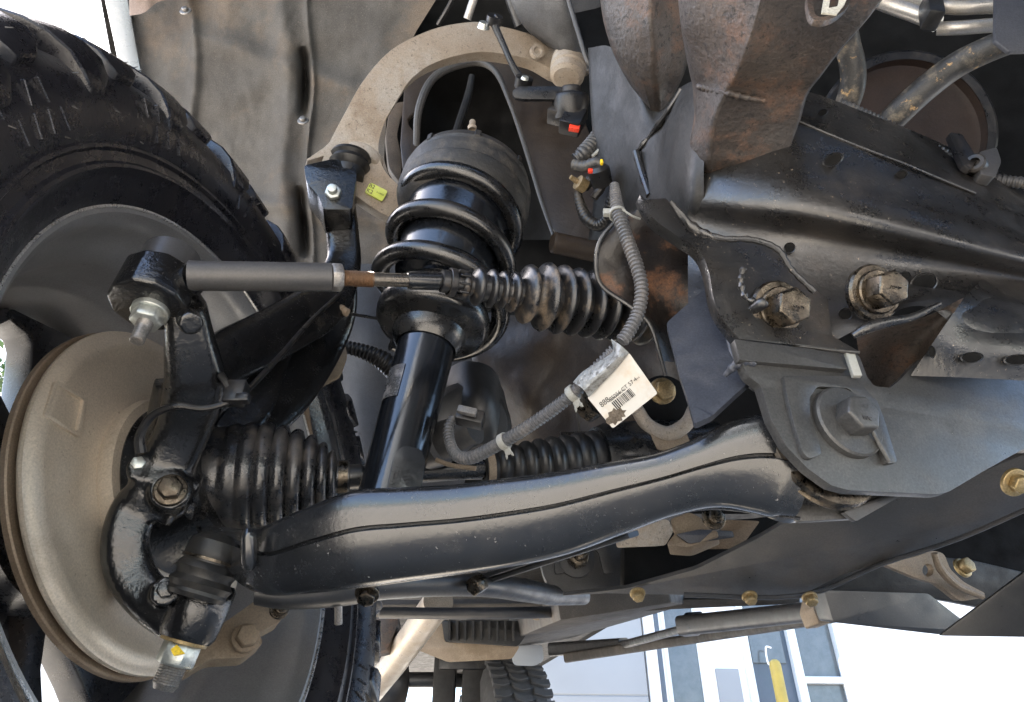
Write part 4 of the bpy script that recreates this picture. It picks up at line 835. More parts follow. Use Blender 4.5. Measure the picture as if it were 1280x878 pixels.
# blue grey lift bracket side plate
lb = thing('drop_bracket', 'grey steel drop bracket plate with one large bolt and washer, right', 'suspension bracket', P(1060, 560, .45))
obj('side_plate', plate(roundc([(833, 404), (886, 356), (905, 395), (930, 424), (945, 470), (918, 494), (890, 520), (868, 530), (860, 500), (850, 470)], 4), plane3((833, 404, .52), (886, 356, .55), (945, 470, .462)), .005), m_blue, lb, bev=.0015)
mb = MB(); tube(mb, [(905, 398, .50, 2), (916, 440, .485, 5), (930, 470, .47, 7), (945, 485, .46, 6)], n=12); obj('plate_fold', mb, m_blue, lb)
bp = Plane(1060, 540, .445, tuple(-REAR + V((.02, 0, -.04))))
face = roundc([(925, 425), (1050, 441), (1074, 444), (1084, 472), (1093, 483), (1113, 485), (1128, 472), (1148, 449), (1280, 454), (1400, 462), (1400, 560), (1278, 562), (1228, 590), (1186, 615), (1172, 618), (1061, 613), (1039, 607), (1010, 586), (983, 558), (964, 524), (951, 482), (935, 470), (928, 455)], 4, 3)
obj('face_plate', plate(face, bp, .007), m_grey, lb, bev=.0016, seg=3)
top = bp.off(.0035)
obj('weld_plate', plate(roundc([(980, 470), (1070, 470), (1085, 490), (1096, 500), (1104, 520), (1122, 578), (1108, 580), (1094, 540), (1084, 508), (1060, 485), (1022, 483), (1012, 497), (1013, 520), (1023, 548), (1027, 568), (1012, 574), (1004, 566), (992, 528), (984, 495)], 4, 3), top, .005), m_grey, lb, bev=.0012, seg=2)
mb = MB(); tube(mb, [(985, 478, .449, 3), (992, 510, .443, 4), (1000, 545, .437, 6), (1010, 568, .433, 7), (1016, 573, .433, 5)], n=10, mod=lambda s: 1 + .15 * math.sin(s * 1300)); obj('weld_bead', mb, m_grey, lb)
mb = MB(); tube(mb, [(1076, 512, .445, 2), (1092, 542, .44, 3), (1112, 578, .434, 3.5)], n=10, mod=lambda s: 1 + .15 * math.sin(s * 1500)); obj('weld_bead', mb, m_grey, lb)
ba = -REAR + V((.02, 0, -.04)); ba.normalize()
cB = bp(1056, 530) 
mb = MB(); lathe(mb, cB, ba, [(0, 0), (0, .0245), (.0045, .0245), (.0058, .0232), (.0058, 0)], 56); obj('washer', mb, m_grey, lb)
mb = MB(); cH = cB + ba * .0055; prism(mb, cH, ba, 6, .0128, 0, .0130, rot=.15, ch=.0014); obj('bolt', mb, m_grey, lb, bev=.0008, seg=2)
words('10.9', cH + ba * .0131 + V((0, 0, .004)), LAT, UP, .0045, m_skid, lb, 'head_marking', .0002); words('BPC', cH + ba * .0131 - V((0, 0, .005)), LAT, UP, .004, m_skid, lb, 'head_marking', .0002)
obj('lower_tab', plate(roundc([(1000, 612), (1062, 614), (1130, 615), (1068, 648), (1000, 652), (990, 640)], 3), plane3((1000, 612, .46), (1062, 614, .462), (1050, 650, .452)), .005), m_grey, lb, bev=.001)
obj('tab_gusset', plate(roundc([(1112, 618), (1130, 618), (1070, 652), (1054, 640)], 3), Plane(1090, 630, .452, (.2, -1, -.2)), .004), m_skid, lb, bev=.001)
obj('upper_strip', plate(roundc([(918, 424), (1050, 442), (1052, 450), (1060, 462), (925, 450)], 2), Plane(990, 440, .462, tuple(-REAR)), .006), m_grey, lb, bev=.001)
mb = MB(); tube(mb, [(906, 470, .455, 3), (918, 458, .452, 6), (932, 452, .450, 7), (944, 456, .45, 4)], n=10, mod=lambda s: 1 + .15 * math.sin(s * 1300)); obj('weld_bead', mb, m_blue, lb)
mb = MB(); box(mb, P(1066, 456, .47), .006, .004, .02); obj('spacer_tab', mb, m_clip, lb, bev=.0005)
# dark mouth between the side plate and the face plate
sk = thing('cross_skid_plate', 'wide dark skid plate crossing low at right, fixed by yellow bolts along its edge', 'skid plate', P(1050, 680, .6))
skp = plane3((740, 752, .80), (1280, 560, .56), (1000, 740, .72))
m_skid2 = M('road-dusted skid plate', (.030, .029, .028), (.040, .038, .036), .42, bump=.12, bsc=400, spec=.9, dust=((.17, .14, .115), .45, .9, 7, .55), speck=((.4, .36, .3), .68, .73, 260, .6))
obj('skid_face', plate(roundc([(700, 745), (783, 736), (870, 712), (950, 672), (1004, 640), (1062, 616), (1180, 610), (1228, 590), (1300, 560), (1420, 520), (1420, 560), (1280, 640), (1200, 672), (1130, 694), (1050, 720), (1000, 745), (860, 744), (760, 742)], 6, 3), skp, .005), m_skid2, sk, bev=.0015)
for x, y, d_ in ((797, 742, .76), (937, 746, .725)): hexbolt(sk, x, y, d_, (0, -.45, -.9), 7.5, m_gold, washer=1.3)
hexbolt(sk, 1268, 603, .50, (.1, -.75, -.65), 12, m_gold, washer=1.5)
hexbolt(sk, 1012, 747, .70, (0, -.45, -.9), 8, m_gold, washer=1.2)
mb = MB(); tube(mb, [(855, 744, .745, 3), (1000, 745, .715, 3), (1100, 706, .67, 3), (1200, 673, .62, 3), (1320, 620, .56, 3)], n=8, steps=4); obj('edge_flange', mb, m_skid, sk)
# boxes and hook behind the skid plate at the right edge
fb = thing('frame_box', 'black boxed frame section and folded plate at the lower right corner', 'frame section', P(1150, 760, .8))
obj('box_side', plate(roundc([(1030, 738), (1160, 742), (1222, 790), (1180, 794), (1042, 778)], 4), Plane(1120, 765, .74, (.1, -1, -.3)), .03), m_skid, fb, bev=.002)
obj('box_top', plate([(1000, 740), (1110, 690), (1215, 700), (1300, 720), (1300, 760), (1230, 760), (1150, 745), (1030, 741)], Plane(1140, 730, .86, (.1, -1, -.3)), .02), m_dark, fb, bev=.002)
obj('corner_plate', plate([(1172, 796), (1300, 700), (1420, 640), (1420, 800)], plane3((1180, 794, .66), (1300, 690, .58), (1300, 800, .60)), .006), m_grey if False else m_skid, fb, bev=.002)
obj('recess_shade', plate([(1120, 640), (1420, 560), (1420, 800), (1230, 760)], Plane(1240, 690, 1.0, (0, -1, 0)), .01), m_void, fb)  # flat near-black plate painted for the shade behind the skid plate
hk = thing('tow_hook_bracket', 'dusty tan curved bracket with a bolt under the skid plate, lower right', 'bracket', P(1170, 720, .78))
obj('bracket_plate', plate(roundc([(1106, 706), (1150, 694), (1166, 688), (1180, 692), (1188, 712), (1205, 728), (1232, 742), (1228, 748), (1200, 752), (1172, 730), (1148, 724)], 5), Plane(1170, 715, .765, (.3, -1, -.3)), .008, [(1160, 713, 7, 8)]), m_tan2, hk, bev=.002, seg=3)
mb = MB(); tube(mb, [(1168, 692, .75, 4), (1176, 712, .75, 5), (1196, 732, .755, 5), (1228, 746, .76, 4)], n=10); obj('rolled_edge', mb, m_tan2, hk)
hexbolt(hk, 1203, 710, .80, (.3, -.9, .1), 10, m_gold, washer=1.2)
# second pivot bracket seen behind the arm
m_rbk = M('charcoal bracket', (.028, .028, .029), (.038, .037, .036), .45, spec=.6, bump=.12, bsc=300, dust=((.12, .10, .08), .5, .85, 14, .4), speck=((.3, .26, .2), .68, .73, 260, .5))
rbk = thing('rear_pivot_bracket', 'black rear pivot bracket with a stud and nut, seen below the control arm', 'suspension bracket', P(722, 700, .88))
rpl = Plane(722, 698, .88, (.1, -1, -.05))
obj('bracket_plate', plate(roundc([(672, 690), (690, 672), (750, 655), (782, 650), (786, 738), (700, 740), (682, 728)], 10, 4), rpl, .01), m_rbk, rbk, bev=.0015)
obj('weld_plate', plate(roundc([(700, 676), (745, 662), (762, 662), (768, 716), (755, 718), (748, 690), (735, 680), (712, 684), (704, 700), (706, 716), (694, 718), (692, 690)], 4), rpl.off(.004), .005), m_rbk, rbk, bev=.001)
mb = MB(); lathe(mb, rpl(720, 700), rpl.n, [(0, 0), (0, .023), (.004, .023), (.005, .021), (.005, 0)], 36); obj('washer', mb, m_rbk, rbk)
hexbolt(rbk, 721, 699, .873, rpl.n, 14, m_bolt, washer=0, stud=.016)
obj('shadow_box', plate([(780, 655), (905, 650), (940, 648), (1000, 640), (930, 690), (870, 716), (790, 736), (780, 740)], Plane(860, 690, .84, (.1, -1, -.1)), .02), m_void, rbk, bev=.002)  # near-black plate painted for the shade beside the bracket
# tan castings between arm and skid plate
ca = thing('differential_mount', 'tan cast mounting pieces showing between control arm and skid plate', 'casting', P(850, 660, .78))
obj('cast_block', plate(roundc([(776, 652), (800, 648), (836, 650), (842, 664), (832, 682), (778, 684)], 4), Plane(810, 668, .76, (.2, -1, -.3)), .02), m_tan, ca, bev=.003)
obj('cast_web', plate(roundc([(836, 650), (862, 640), (880, 650), (900, 668), (862, 684), (832, 682), (846, 664)], 6), Plane(860, 665, .765, (-.3, -1, .2)), .02), m_tan2, ca, bev=.004)
obj('rust_panel', plate(roundc([(862, 684), (905, 668), (890, 650), (950, 652), (925, 686), (866, 687)], 3), Plane(900, 672, .775, (.0, -1, -.5)), .01), m_rotor, ca, bev=.002)
obj('blue_grey_web', plate(roundc([(846, 668), (874, 662), (916, 664), (918, 672), (890, 676), (862, 680)], 3), Plane(880, 670, .755, (.1, -1, -.3)), .006), m_blue, ca, bev=.001)
hexbolt(ca, 892, 648, .74, (.1, -1, -.1), 10, m_bolt, washer=1.5)
# ---------------------------------------------------------------- inner bay: shock tower bracket, hoses, pulley
sb = thing('spring_tower', 'brown spring tower with dark arched opening behind the coil spring', 'spring tower', P(640, 200, 1.0))
arch = crc([(523, 170), (522, 135), (532, 105), (560, 80), (595, 74), (615, 82), (632, 112), (650, 165), (668, 220), (684, 275), (697, 300)], 5)[:-5]
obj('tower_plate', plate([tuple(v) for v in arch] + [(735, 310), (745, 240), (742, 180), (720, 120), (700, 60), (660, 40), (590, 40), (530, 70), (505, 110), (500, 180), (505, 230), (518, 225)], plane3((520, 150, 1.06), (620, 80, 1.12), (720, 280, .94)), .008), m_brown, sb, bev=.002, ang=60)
mb = MB(); tube(mb, [(520, 190, 1.035, 4), (524, 135, 1.04, 5), (545, 95, 1.06, 5), (590, 78, 1.08, 5), (618, 88, 1.07, 4), (636, 125, 1.04, 3), (655, 180, 1.00, 3), (676, 250, .96, 2.5), (692, 296, .93, 2)], n=10); obj('arch_rim', mb, M('dull steel rim', (.07, .065, .06), (.05, .047, .043), .5, bump=.2), sb)
obj('arch_shade', sheet([[(500, 60, 1.18), (560, 60, 1.2), (640, 60, 1.2), (700, 60, 1.15)], [(500, 150, 1.2), (560, 150, 1.3), (640, 150, 1.3), (710, 150, 1.15)], [(500, 300, 1.18), (560, 300, 1.25), (640, 300, 1.25), (720, 300, 1.1)]], .004, 5, 5, .02, 8), m_void, sb)  # near-black sheet painted for the shade inside the arch
mb = MB(); tube(mb, [(590, 95, 1.14, 4), (585, 120, 1.13, 5), (572, 160, 1.10, 5), (565, 185, 1.08, 5)], n=10); obj('strap', mb, m_dark, sb)
obj('side_strap', plate(roundc([(488, 130), (510, 126), (500, 150), (496, 170), (503, 200), (500, 230), (486, 210), (482, 170)], 6), Plane(495, 175, 1.06, (.3, -1, 0)), .01), M('tan edged strap', (.13, .10, .075), (.06, .05, .04), .6), sb, bev=.002)
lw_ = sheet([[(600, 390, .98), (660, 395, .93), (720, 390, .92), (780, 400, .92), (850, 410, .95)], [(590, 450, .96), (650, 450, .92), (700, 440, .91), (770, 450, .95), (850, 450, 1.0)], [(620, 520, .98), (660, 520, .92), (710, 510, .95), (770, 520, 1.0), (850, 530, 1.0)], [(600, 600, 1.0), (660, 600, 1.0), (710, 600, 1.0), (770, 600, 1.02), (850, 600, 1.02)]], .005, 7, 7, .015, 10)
obj('lower_panel', lw_, M('deep brown panel', (.030, .021, .015), (.018, .014, .012), .5, bump=.3, bsc=90, dust=((.09, .06, .04), .5, .8, 8, .5)), sb, ang=60)  # deep brown sheet with random paler mottling
vd = thing('engine_bay', 'near-black sheet painted for the deep shade of the engine bay behind the suspension', 'engine bay', P(800, 200, 1.3))
obj('shade_sheet', sheet([[(480, -60, 1.33), (760, -60, 1.3), (1000, -60, 1.15), (1400, -60, 1.0)], [(480, 150, 1.36), (760, 150, 1.3), (1000, 150, 1.15), (1400, 150, 1.0)], [(560, 400, 1.36), (760, 400, 1.2), (1000, 400, 1.1), (1400, 400, 1.0)], [(560, 640, 1.3), (760, 640, 1.15), (1000, 640, 1.05), (1400, 600, 1.0)]], .01, 4, 4), m_void, vd)  # near-black sheet closing the bay, its darkness painted as deep shade
pu = thing('engine_pulley', 'brown dusty disc ringed in black behind the crossmember', 'pulley', P(1130, 160, .95))
pa = V((-.1, -.9, -.5)).normalized(); pc = P(1128, 170, .92)
mb = MB(); lathe(mb, pc, pa, [(-.02, 0), (-.02, .098), (-.004, .098), (-.004, .104), (.006, .110), (.012, .106), (.012, .100), (.0, .098), (-.003, .09), (-.003, .03), (.004, .028), (.004, 0)], 72); obj('disc', mb, M('brown disc', (.028, .014, .008), (.018, .010, .006), .6, bump=.2), pu)
mb = MB(); lathe(mb, pc, pa, [(.0, .099), (.0, .112), (.014, .112), (.017, .108), (.015, .099)], 72); obj('outer_ring', mb, m_plast, pu)
h1 = MB(); tube(h1, [(1290, 40, .62, 17), (1235, 62, .64, 16), (1195, 82, .66, 16), (1160, 108, .67, 16), (1130, 135, .68, 16), (1105, 160, .70, 16)], n=24)
m_hose = M('mud-specked hose', (.028, .027, .026), (.04, .038, .035), .5, bump=.3, bsc=220, dust=((.19, .16, .12), .52, .68, 60, .8), speck=((.42, .27, .12), .60, .66, 90, .9))
single('coolant_hose', h1, m_hose, 'mud-spattered black hose curving down from the right edge', 'hose')
h2 = MB(); tube(h2, [(1052, 10, .66, 15), (1058, 50, .68, 15), (1066, 85, .69, 15), (1064, 115, .70, 15), (1050, 150, .72, 14)], n=24)
single('short_hose', h2, m_hose, 'short upright black hose just right of the rusty rail', 'hose')
pi = thing('pipe_cluster', 'dull aluminium pipes held by a black clip at the upper right edge', 'pipes', P(1180, 30, .7))
for st_ in ([(1080, -6, .72, 9), (1110, 6, .72, 9.5), (1150, 20, .71, 10), (1172, 30, .70, 10)], [(1172, 36, .70, 8), (1200, 35, .69, 8.5), (1240, 32, .68, 8.5), (1290, 30, .67, 8.5)], [(1172, 8, .70, 8.5), (1200, 10, .69, 8.5), (1240, 8, .68, 9), (1290, 8, .67, 9)], [(1120, -12, .73, 9), (1150, -2, .72, 9), (1172, 4, .71, 9)]):
    mb = MB(); tube(mb, st_, n=20); obj('pipe', mb, m_alu, pi)
mb = MB(); box(mb, P(1164, 14, .69), .016, .022, .040, (.95, 0, -.25), (0, 1, 0), (.25, 0, .95)); obj('pipe_clip', mb, m_rubber, pi, bev=.003)
obj('shield', plate([(1245, -30), (1330, -30), (1330, 62), (1262, 64), (1244, 50)], Plane(1270, 20, .6, (.1, -1, -.1)), .004), M('speckled dark plastic', (.04, .042, .05), (.05, .052, .06), .5, speck=((.5, .5, .5), .68, .72, 200, .7)), pi, bev=.001)
co = thing('connector_block', 'grey-black plastic connector on top of the crossmember at right', 'connector', P(1225, 200, .6))
mb = MB(); lathe(mb, P(1220, 206, .60), V((-.6, -.6, -.2)), [(-.012, 0), (-.012, .0085), (.004, .0085), (.006, .007), (.006, .004), (0, .004), (0, 0)], 20); obj('socket', mb, m_plast, co)
obj('tab', plate(roundc([(1186, 166), (1202, 167), (1222, 198), (1214, 212), (1204, 206)], 3), Plane(1204, 190, .605, (.1, -1, 0)), .006), m_plast, co, bev=.001)
obj('hood', plate(roundc([(1224, 190), (1246, 184), (1252, 202), (1244, 222), (1226, 218)], 4), Plane(1238, 204, .60, (.1, -1, 0)), .01), m_rod, co, bev=.002)
mb = MB(); conduit(mb, [(1048, 130, .66, 8), (1090, 150, .65, 9), (1140, 175, .64, 9), (1190, 200, .625, 9), (1220, 215, .62, 8)], .004, .14); obj('loom', mb, m_loomb, co)
mb = MB(); conduit(mb, [(1240, 225, .63, 8), (1270, 228, .62, 8), (1310, 232, .61, 8)], .004, .14); obj('loom', mb, m_loomb, co)
# body mount: dark rubber cushion and folded bracket above the upper arm's end
bm_ = thing('arm_mount', 'charcoal frame mount and folded bracket above the end of the upper arm', 'frame mount', P(690, 40, .96))
obj('mount_body', sheet([[(628, -30, .94), (665, -30, .91), (710, -30, .90), (760, -30, .93)], [(640, 5, .945), (672, 8, .92), (712, 10, .91), (752, 10, .94)], [(656, 35, .96), (684, 40, .935), (715, 42, .925), (748, 45, .95)], [(684, 58, .975), (700, 64, .955), (720, 66, .945), (738, 68, .96)]], .02, 6, 6, .003, 30), M('charcoal mount', (.065, .066, .068), (.05, .05, .052), .55, bump=.4, bsc=220, speck=((.35, .32, .28), .68, .73, 240, .6)), bm_, ang=60)
mb = MB(); sweep(mb, [(702, -30, .89, 3, .008), (712, 5, .89, 3, .008), (724, 45, .885, 3, .008), (735, 78, .88, 3, .008), (745, 80, .88, 3, .008), (770, 72, .88, 3, .008), (774, 64, .885, 2, .008)], rrect(.3), 3); obj('folded_edge', mb, m_rod, bm_, ang=60)
obj('bracket_web', plate([(704, -30), (745, -30), (762, 20), (770, 70), (740, 80), (726, 45)], Plane(745, 30, .91, (.2, -1, 0)), .004), m_void, bm_)
mb = MB(); tube(mb, [(640, -20, .99, 14), (646, 0, .99, 14), (656, 30, 1.0, 13)], n=20); obj('mount_bush', mb, m_plast, bm_)
mb = MB(); tube(mb, [(600, -20, 1.05, 5), (592, 0, 1.05, 5), (584, 24, 1.06, 5)], n=12); tb_ = obj('line', mb, m_alu, bm_)
mb = MB(); tube(mb, [(570, -10, 1.04, 3), (560, 10, 1.05, 3), (548, 30, 1.08, 3)], n=8); obj('cable', mb, m_plast, bm_)
# ---------------------------------------------------------------- wiring looms
wl = thing('wheel_speed_loom', 'grey corrugated wire loom hanging from the frame down to a black connector', 'wire loom', P(790, 300, .56))
mb = MB(); conduit(mb, [(768, 232, .60, 6), (772, 262, .58, 9), (781, 292, .565, 9), (795, 330, .552, 9), (802, 360, .545, 9), (798, 390, .54, 9), (786, 415, .535, 9), (776, 428, .532, 9)], depth=.24); obj('upper_loom', mb, m_loom, wl)
mb = MB(); conduit(mb, [(768, 438, .535, 8.6), (745, 462, .54, 8.6), (722, 487, .548, 8.6), (690, 513, .56, 8.6), (650, 540, .575, 8.6), (615, 560, .59, 8.6), (590, 572, .60, 8.6), (572, 570, .615, 8), (563, 555, .63, 7), (561, 535, .64, 7), (568, 520, .645, 6)], depth=.24); obj('lower_loom', mb, m_loom, wl)
def clip(x, y, d_, r, parent, ax_):
    c = P(x, y, d_); a3, u, v = basis(ax_); mb = MB(); lathe(mb, c, a3, [(-.003, r), (-.003, r * 1.22), (.003, r * 1.22), (.003, r)], 18)
    tw = (CAM - c).normalized(); dn = V((.35, .3, -.85)).normalized()
    box(mb, c + dn * r * 1.5, .007, .007, .006, a3, tw, dn)
    for k in (-1, 1): box(mb, c + dn * r * 2.0 + a3 * k * .003, .003, .009, .004, (a3 + dn * .6 * k).normalized(), tw, dn)
    o = obj('clip', mb, m_clip, parent, bev=.0006, seg=1)
    return o
clip(630, 552, .583, .0061, wl, P(650, 540, .575) - P(615, 560, .59)); clip(716, 492, .55, .0058, wl, P(722, 487, .548) - P(690, 513, .56))
mb = MB(); lathe(mb, P(772, 268, .578), V((0, .2, 1)), [(-.0015, .0064), (-.0015, .0075), (.0015, .0075), (.0015, .0064)], 18); obj('tie', mb, m_clip, wl)
mb = MB(); tube(mb, [(778, 262, .57, 1.5), (790, 270, .57, 1.5), (800, 274, .575, 1.5)], n=6); box(mb, P(760, 266, .58), .008, .004, .006); obj('tie_tail', mb, m_clip, wl)
lpn = plane3((738, 494, .537), (788, 445, .522), (775, 530, .530))
ql = [(786, 441), (822, 492), (766, 536), (734, 497)]
o = obj('label', plate(roundc(ql, 3), lpn, .0006), m_tagw, wl)
o = obj('label_sleeve', sheet([[(716, 478, .545), (728, 465, .54), (748, 452, .535), (765, 440, .53), (764, 424, .53)], [(728, 486, .528), (740, 474, .523), (757, 461, .518), (772, 446, .515), (776, 432, .52)], [(736, 497, .533), (752, 480, .53), (768, 464, .526), (783, 446, .522), (786, 441, .523)]], .0005, 6, 4, .0015, 200), m_film, wl)
rt = lpn(822, 492) - lpn(766, 536); rt.normalize(); dnv = (lpn(766, 536) - lpn(734, 497)).normalized()
def lw(txt, x, y, s, nm='print'): words(txt, lpn(x, y) + lpn.n * .0004, rt, -dnv, s, m_ink, wl, nm)
lw('888', 756, 503, .0060); lw('85056 CT 57 4', 779, 487, .0044); lw('C5MA 0070 CNU', 772, 494, .0022); lw('MADE IN', 798, 514, .0024); lw('T 1 0 6', 796, 474, .0018)
mb = MB(); rr = random.Random(5); o_ = lpn(768, 508); s_ = 0
while s_ < .0185:
    wdt = rr.choice([.0004, .0007, .001]); c_ = o_ + rt * (s_ + wdt / 2) + lpn.n * .0004
    box(mb, c_, wdt, .007, .0001, rt, dnv, lpn.n); s_ += wdt + rr.choice([.0004, .0006, .0008])
o = obj('barcode', mb, m_ink, wl); o['kind'] = 'stuff'
obj('grime_patch', plate([(758, 529), (757, 524), (761, 521), (760, 516), (765, 514), (767, 510), (771, 513), (775, 509), (778, 513), (783, 513), (780, 517), (782, 521), (777, 522), (778, 526), (772, 527), (769, 532), (766, 529), (761, 531)], lpn.off(.0003), .0003), M('dried mud patch', (.07, .055, .04), (.16, .13, .1), .9, scale=300), wl)
mb = MB(); box(mb, P(588, 523, .635), .026, .016, .014, (.95, 0, -.25), (0, 1, 0), (.25, 0, .95)); o = obj('connector', mb, m_plast, wl, bev=.002)
mb = MB(); box(mb, P(584, 514, .622), .018, .006, .007, (.95, 0, -.25), (0, 1, 0), (.25, 0, .95)); obj('connector_latch', mb, m_loom, wl, bev=.001)
df = thing('differential', 'round black differential nose with a sensor, right of the damper tube', 'differential', P(590, 540, .80))
mb = MB(); pa = V((.25, -.9, -.3)).normalized(); lathe(mb, P(588, 530, .80), pa, [(-.06, 0), (-.06, .052), (-.03, .055), (-.01, .052), (0, .044), (.003, .03), (.003, 0)], 56); obj('cover', mb, m_skid, df)
obj('rear_lobe', sheet([[(545, 470, .86), (580, 452, .84), (615, 460, .84), (630, 490, .86)], [(540, 510, .84), (580, 500, .80), (615, 505, .80), (638, 530, .84)], [(540, 560, .84), (580, 560, .80), (615, 560, .80), (636, 570, .84)], [(540, 600, .86), (580, 600, .84), (615, 600, .84), (630, 600, .86)]], .01, 6, 6), m_skid, df)
mb = MB(); lathe(mb, P(562, 548, .68), V((.8, -.5, .1)), [(-.03, 0), (-.03, .022), (-.012, .024), (-.008, .020), (.012, .018), (.03, .016), (.03, 0)], 36); obj('sensor_body', mb, m_rod, df)
mb = MB(); tube(mb, [(545, 575, .66, 3), (565, 582, .655, 3), (595, 586, .65, 3)], n=8); obj('sensor_bracket', mb, m_tan2, df)
hexbolt(df, 828, 489, .72, (.1, -1, -.4), 13, m_gold, washer=1.3)
cw = thing('bushing_saddle', 'tan cast saddle with gold bolt below the white label', 'casting', P(830, 530, .76))
mb = MB(); sweep(mb, [(795, 510, .76, 8, .012), (810, 532, .755, 9, .012), (835, 543, .75, 10, .012), (858, 530, .755, 9, .012), (868, 510, .765, 8, .012)], rrect(.4), 6); obj('saddle', mb, m_tan, cw, ang=60)
obj('saddle_foot', plate(roundc([(812, 536), (856, 536), (864, 556), (848, 562), (822, 562), (816, 550)], 4), Plane(838, 548, .742, (.1, -1, -.1)), .02), m_tan2, cw, bev=.003)
mb = MB(); lathe(mb, P(832, 500, .79), V((.1, -1, -.2)), [(-.01, 0), (-.01, .030), (0, .030), (.002, .026), (.002, 0)], 36); obj('rubber_core', mb, m_void, cw)
mb = MB(); lathe(mb, P(740, 505, .62), V((.6, -.7, .2)), [(-.01, .008), (-.01, .013), (.003, .0135), (.003, .008)], 28); obj('brass_ring', mb, m_bolt, cw)
mb = MB(); tube(mb, [(700, 560, .9, 20), (780, 560, .9, 22), (860, 552, .9, 22), (900, 548, .9, 20)], n=24); obj('axle_tube', mb, m_black, cw)
mb = MB(); tube(mb, [(722, 515, .80, 2), (724, 545, .8, 2), (712, 565, .8, 2)], n=6); obj('vent_pipe', mb, m_rod, cw)
# second loom: from the folded bracket down to the small connectors
w2 = thing('sensor_loom', 'black ribbed wire loom with small coloured connectors left of the tower wall', 'wire loom', P(740, 190, .76))
mb = MB(); conduit(mb, [(752, 78, .83, 9), (762, 100, .82, 11), (766, 125, .81, 11), (760, 152, .80, 11), (745, 175, .79, 11), (730, 192, .78, 11), (720, 200, .78, 9)], .005, .14); obj('upper_loom', mb, m_loomb, w2)
clip(766, 128, .80, .0115, w2, P(766, 135, .8) - P(765, 115, .8)); 
mb = MB(); tube(mb, [(760, 155, .785, 2), (764, 168, .78, 3), (752, 185, .775, 3), (740, 196, .775, 2)], n=8); obj('tie_strap', mb, m_clip, w2)
mb = MB(); conduit(mb, [(716, 206, .75, 7), (730, 208, .745, 7), (745, 203, .74, 7), (752, 206, .74, 7)], .005, .06); obj('short_loom', mb, m_loomb, w2)
mb = MB(); lathe(mb, P(748, 212, .735), V((-.3, -.8, .4)), [(-.018, 0), (-.018, .011), (0, .012), (.004, .008), (.004, 0)], 20); obj('round_connector', mb, m_plast, w2)
mb = MB(); box(mb, P(752, 203, .72), .003, .004, .006); obj('yellow_wire', mb, m_yp, w2, bev=.0008)
mb = MB(); box(mb, P(738, 214, .72), .005, .004, .005); obj('red_tab', mb, m_red, w2, bev=.0008)
mb = MB(); lathe(mb, P(724, 229, .73), V((-.8, -.6, .1)), [(-.008, 0), (-.008, .0075), (.002, .008), (.003, .003), (.012, .0025), (.012, 0)], 16); obj('brass_fitting', mb, m_gold, w2)
mb = MB(); conduit(mb, [(722, 240, .74, 5), (726, 258, .74, 7), (734, 274, .735, 8), (748, 282, .73, 8), (760, 272, .72, 8), (764, 252, .71, 7), (768, 236, .70, 5)], .004, .08); obj('lower_loom', mb, m_rubber, w2)
mb = MB(); tube(mb, [(730, 236, .75, 6), (742, 222, .745, 7), (752, 232, .74, 6), (742, 248, .74, 5)], n=10); obj('taped_wires', mb, m_plast, w2)
# ---------------------------------------------------------------- rearward underbody, through the gap at the bottom
ex = MB(); tube(ex, [(548, 752, 1.15, 19), (524, 785, 1.3, 18), (495, 825, 1.5, 17), (462, 868, 1.75, 15), (440, 900, 2.0, 14)], n=28)
single('exhaust_pipe', ex, M('tan exhaust steel', (.27, .22, .16), (.33, .28, .22), .38, metal=.5, bump=.1, scale=8), 'tan exhaust pipe slanting down behind the front tyre', 'exhaust pipe')
tm = thing('transmission', 'grey brown transmission pan and black finned case behind the arms', 'transmission', P(620, 790, 1.7))
obj('case', plate(roundc([(552, 776), (650, 776), (660, 790), (648, 808), (556, 802)], 4), Plane(600, 790, 1.6, (0, -1, -.2)), .2), m_rubber, tm, bev=.006)
for k in range(9): obj('fin', plate([(560 + k * 10, 776), (563 + k * 10, 776), (563 + k * 10, 801), (560 + k * 10, 801)], Plane(600, 790, 1.585, (0, -1, -.2)), .02), m_rubber, tm)
obj('pan', plate(roundc([(528, 786), (552, 778), (556, 803), (650, 808), (640, 824), (560, 828), (520, 812)], 4), Plane(600, 800, 1.7, (0, -1, -.3)), .2), m_tan2, tm, bev=.01)
obj('rust_block', plate(roundc([(470, 768), (495, 766), (498, 780), (484, 812), (470, 815)], 3), Plane(480, 790, 1.4, (0, -1, 0)), .05), m_rust, tm, bev=.005)
fr2 = thing('far_frame_rail', 'long dusty underbody rail and beams running rearward beneath the arms', 'frame rail', P(760, 780, 1.4))
m_beam = M('dusty beam', (.035, .031, .027), (.055, .048, .04), .6, bump=.2, bsc=90, dust=((.14, .115, .09), .5, .8, 6, .5))
obj('cross_beam', plate([(470, 756), (660, 754), (840, 750), (1000, 748), (1000, 755), (840, 762), (700, 772), (470, 772)], Plane(700, 762, 1.25, (0, -1, -.6)), .03), m_beam, fr2, bev=.003)
mb = MB(); tube(mb, [(474, 766, 1.1, 7), (560, 767, 1.12, 7), (665, 766, 1.15, 7), (700, 764, 1.2, 7)], n=16); obj('round_bar', mb, m_skid, fr2)
obj('long_rail', plate([(640, 800), (700, 776), (840, 754), (860, 756), (740, 790), (668, 812), (640, 815)], plane3((650, 806, 2.6), (850, 755, 1.2), (700, 795, 2.2)), .06), m_beam, fr2, bev=.004)
obj('rail_foot', plate(roundc([(655, 764), (700, 760), (720, 764), (700, 772), (668, 776)], 3), Plane(690, 768, 1.3, (0, -1, -.3)), .03), m_tan2, fr2, bev=.004)
obj('mount_cup', plate(roundc([(636, 808), (678, 806), (680, 826), (668, 833), (642, 832)], 5), Plane(660, 820, 2.6, (0, -1, -.2)), .1), m_wall, fr2, bev=.01)
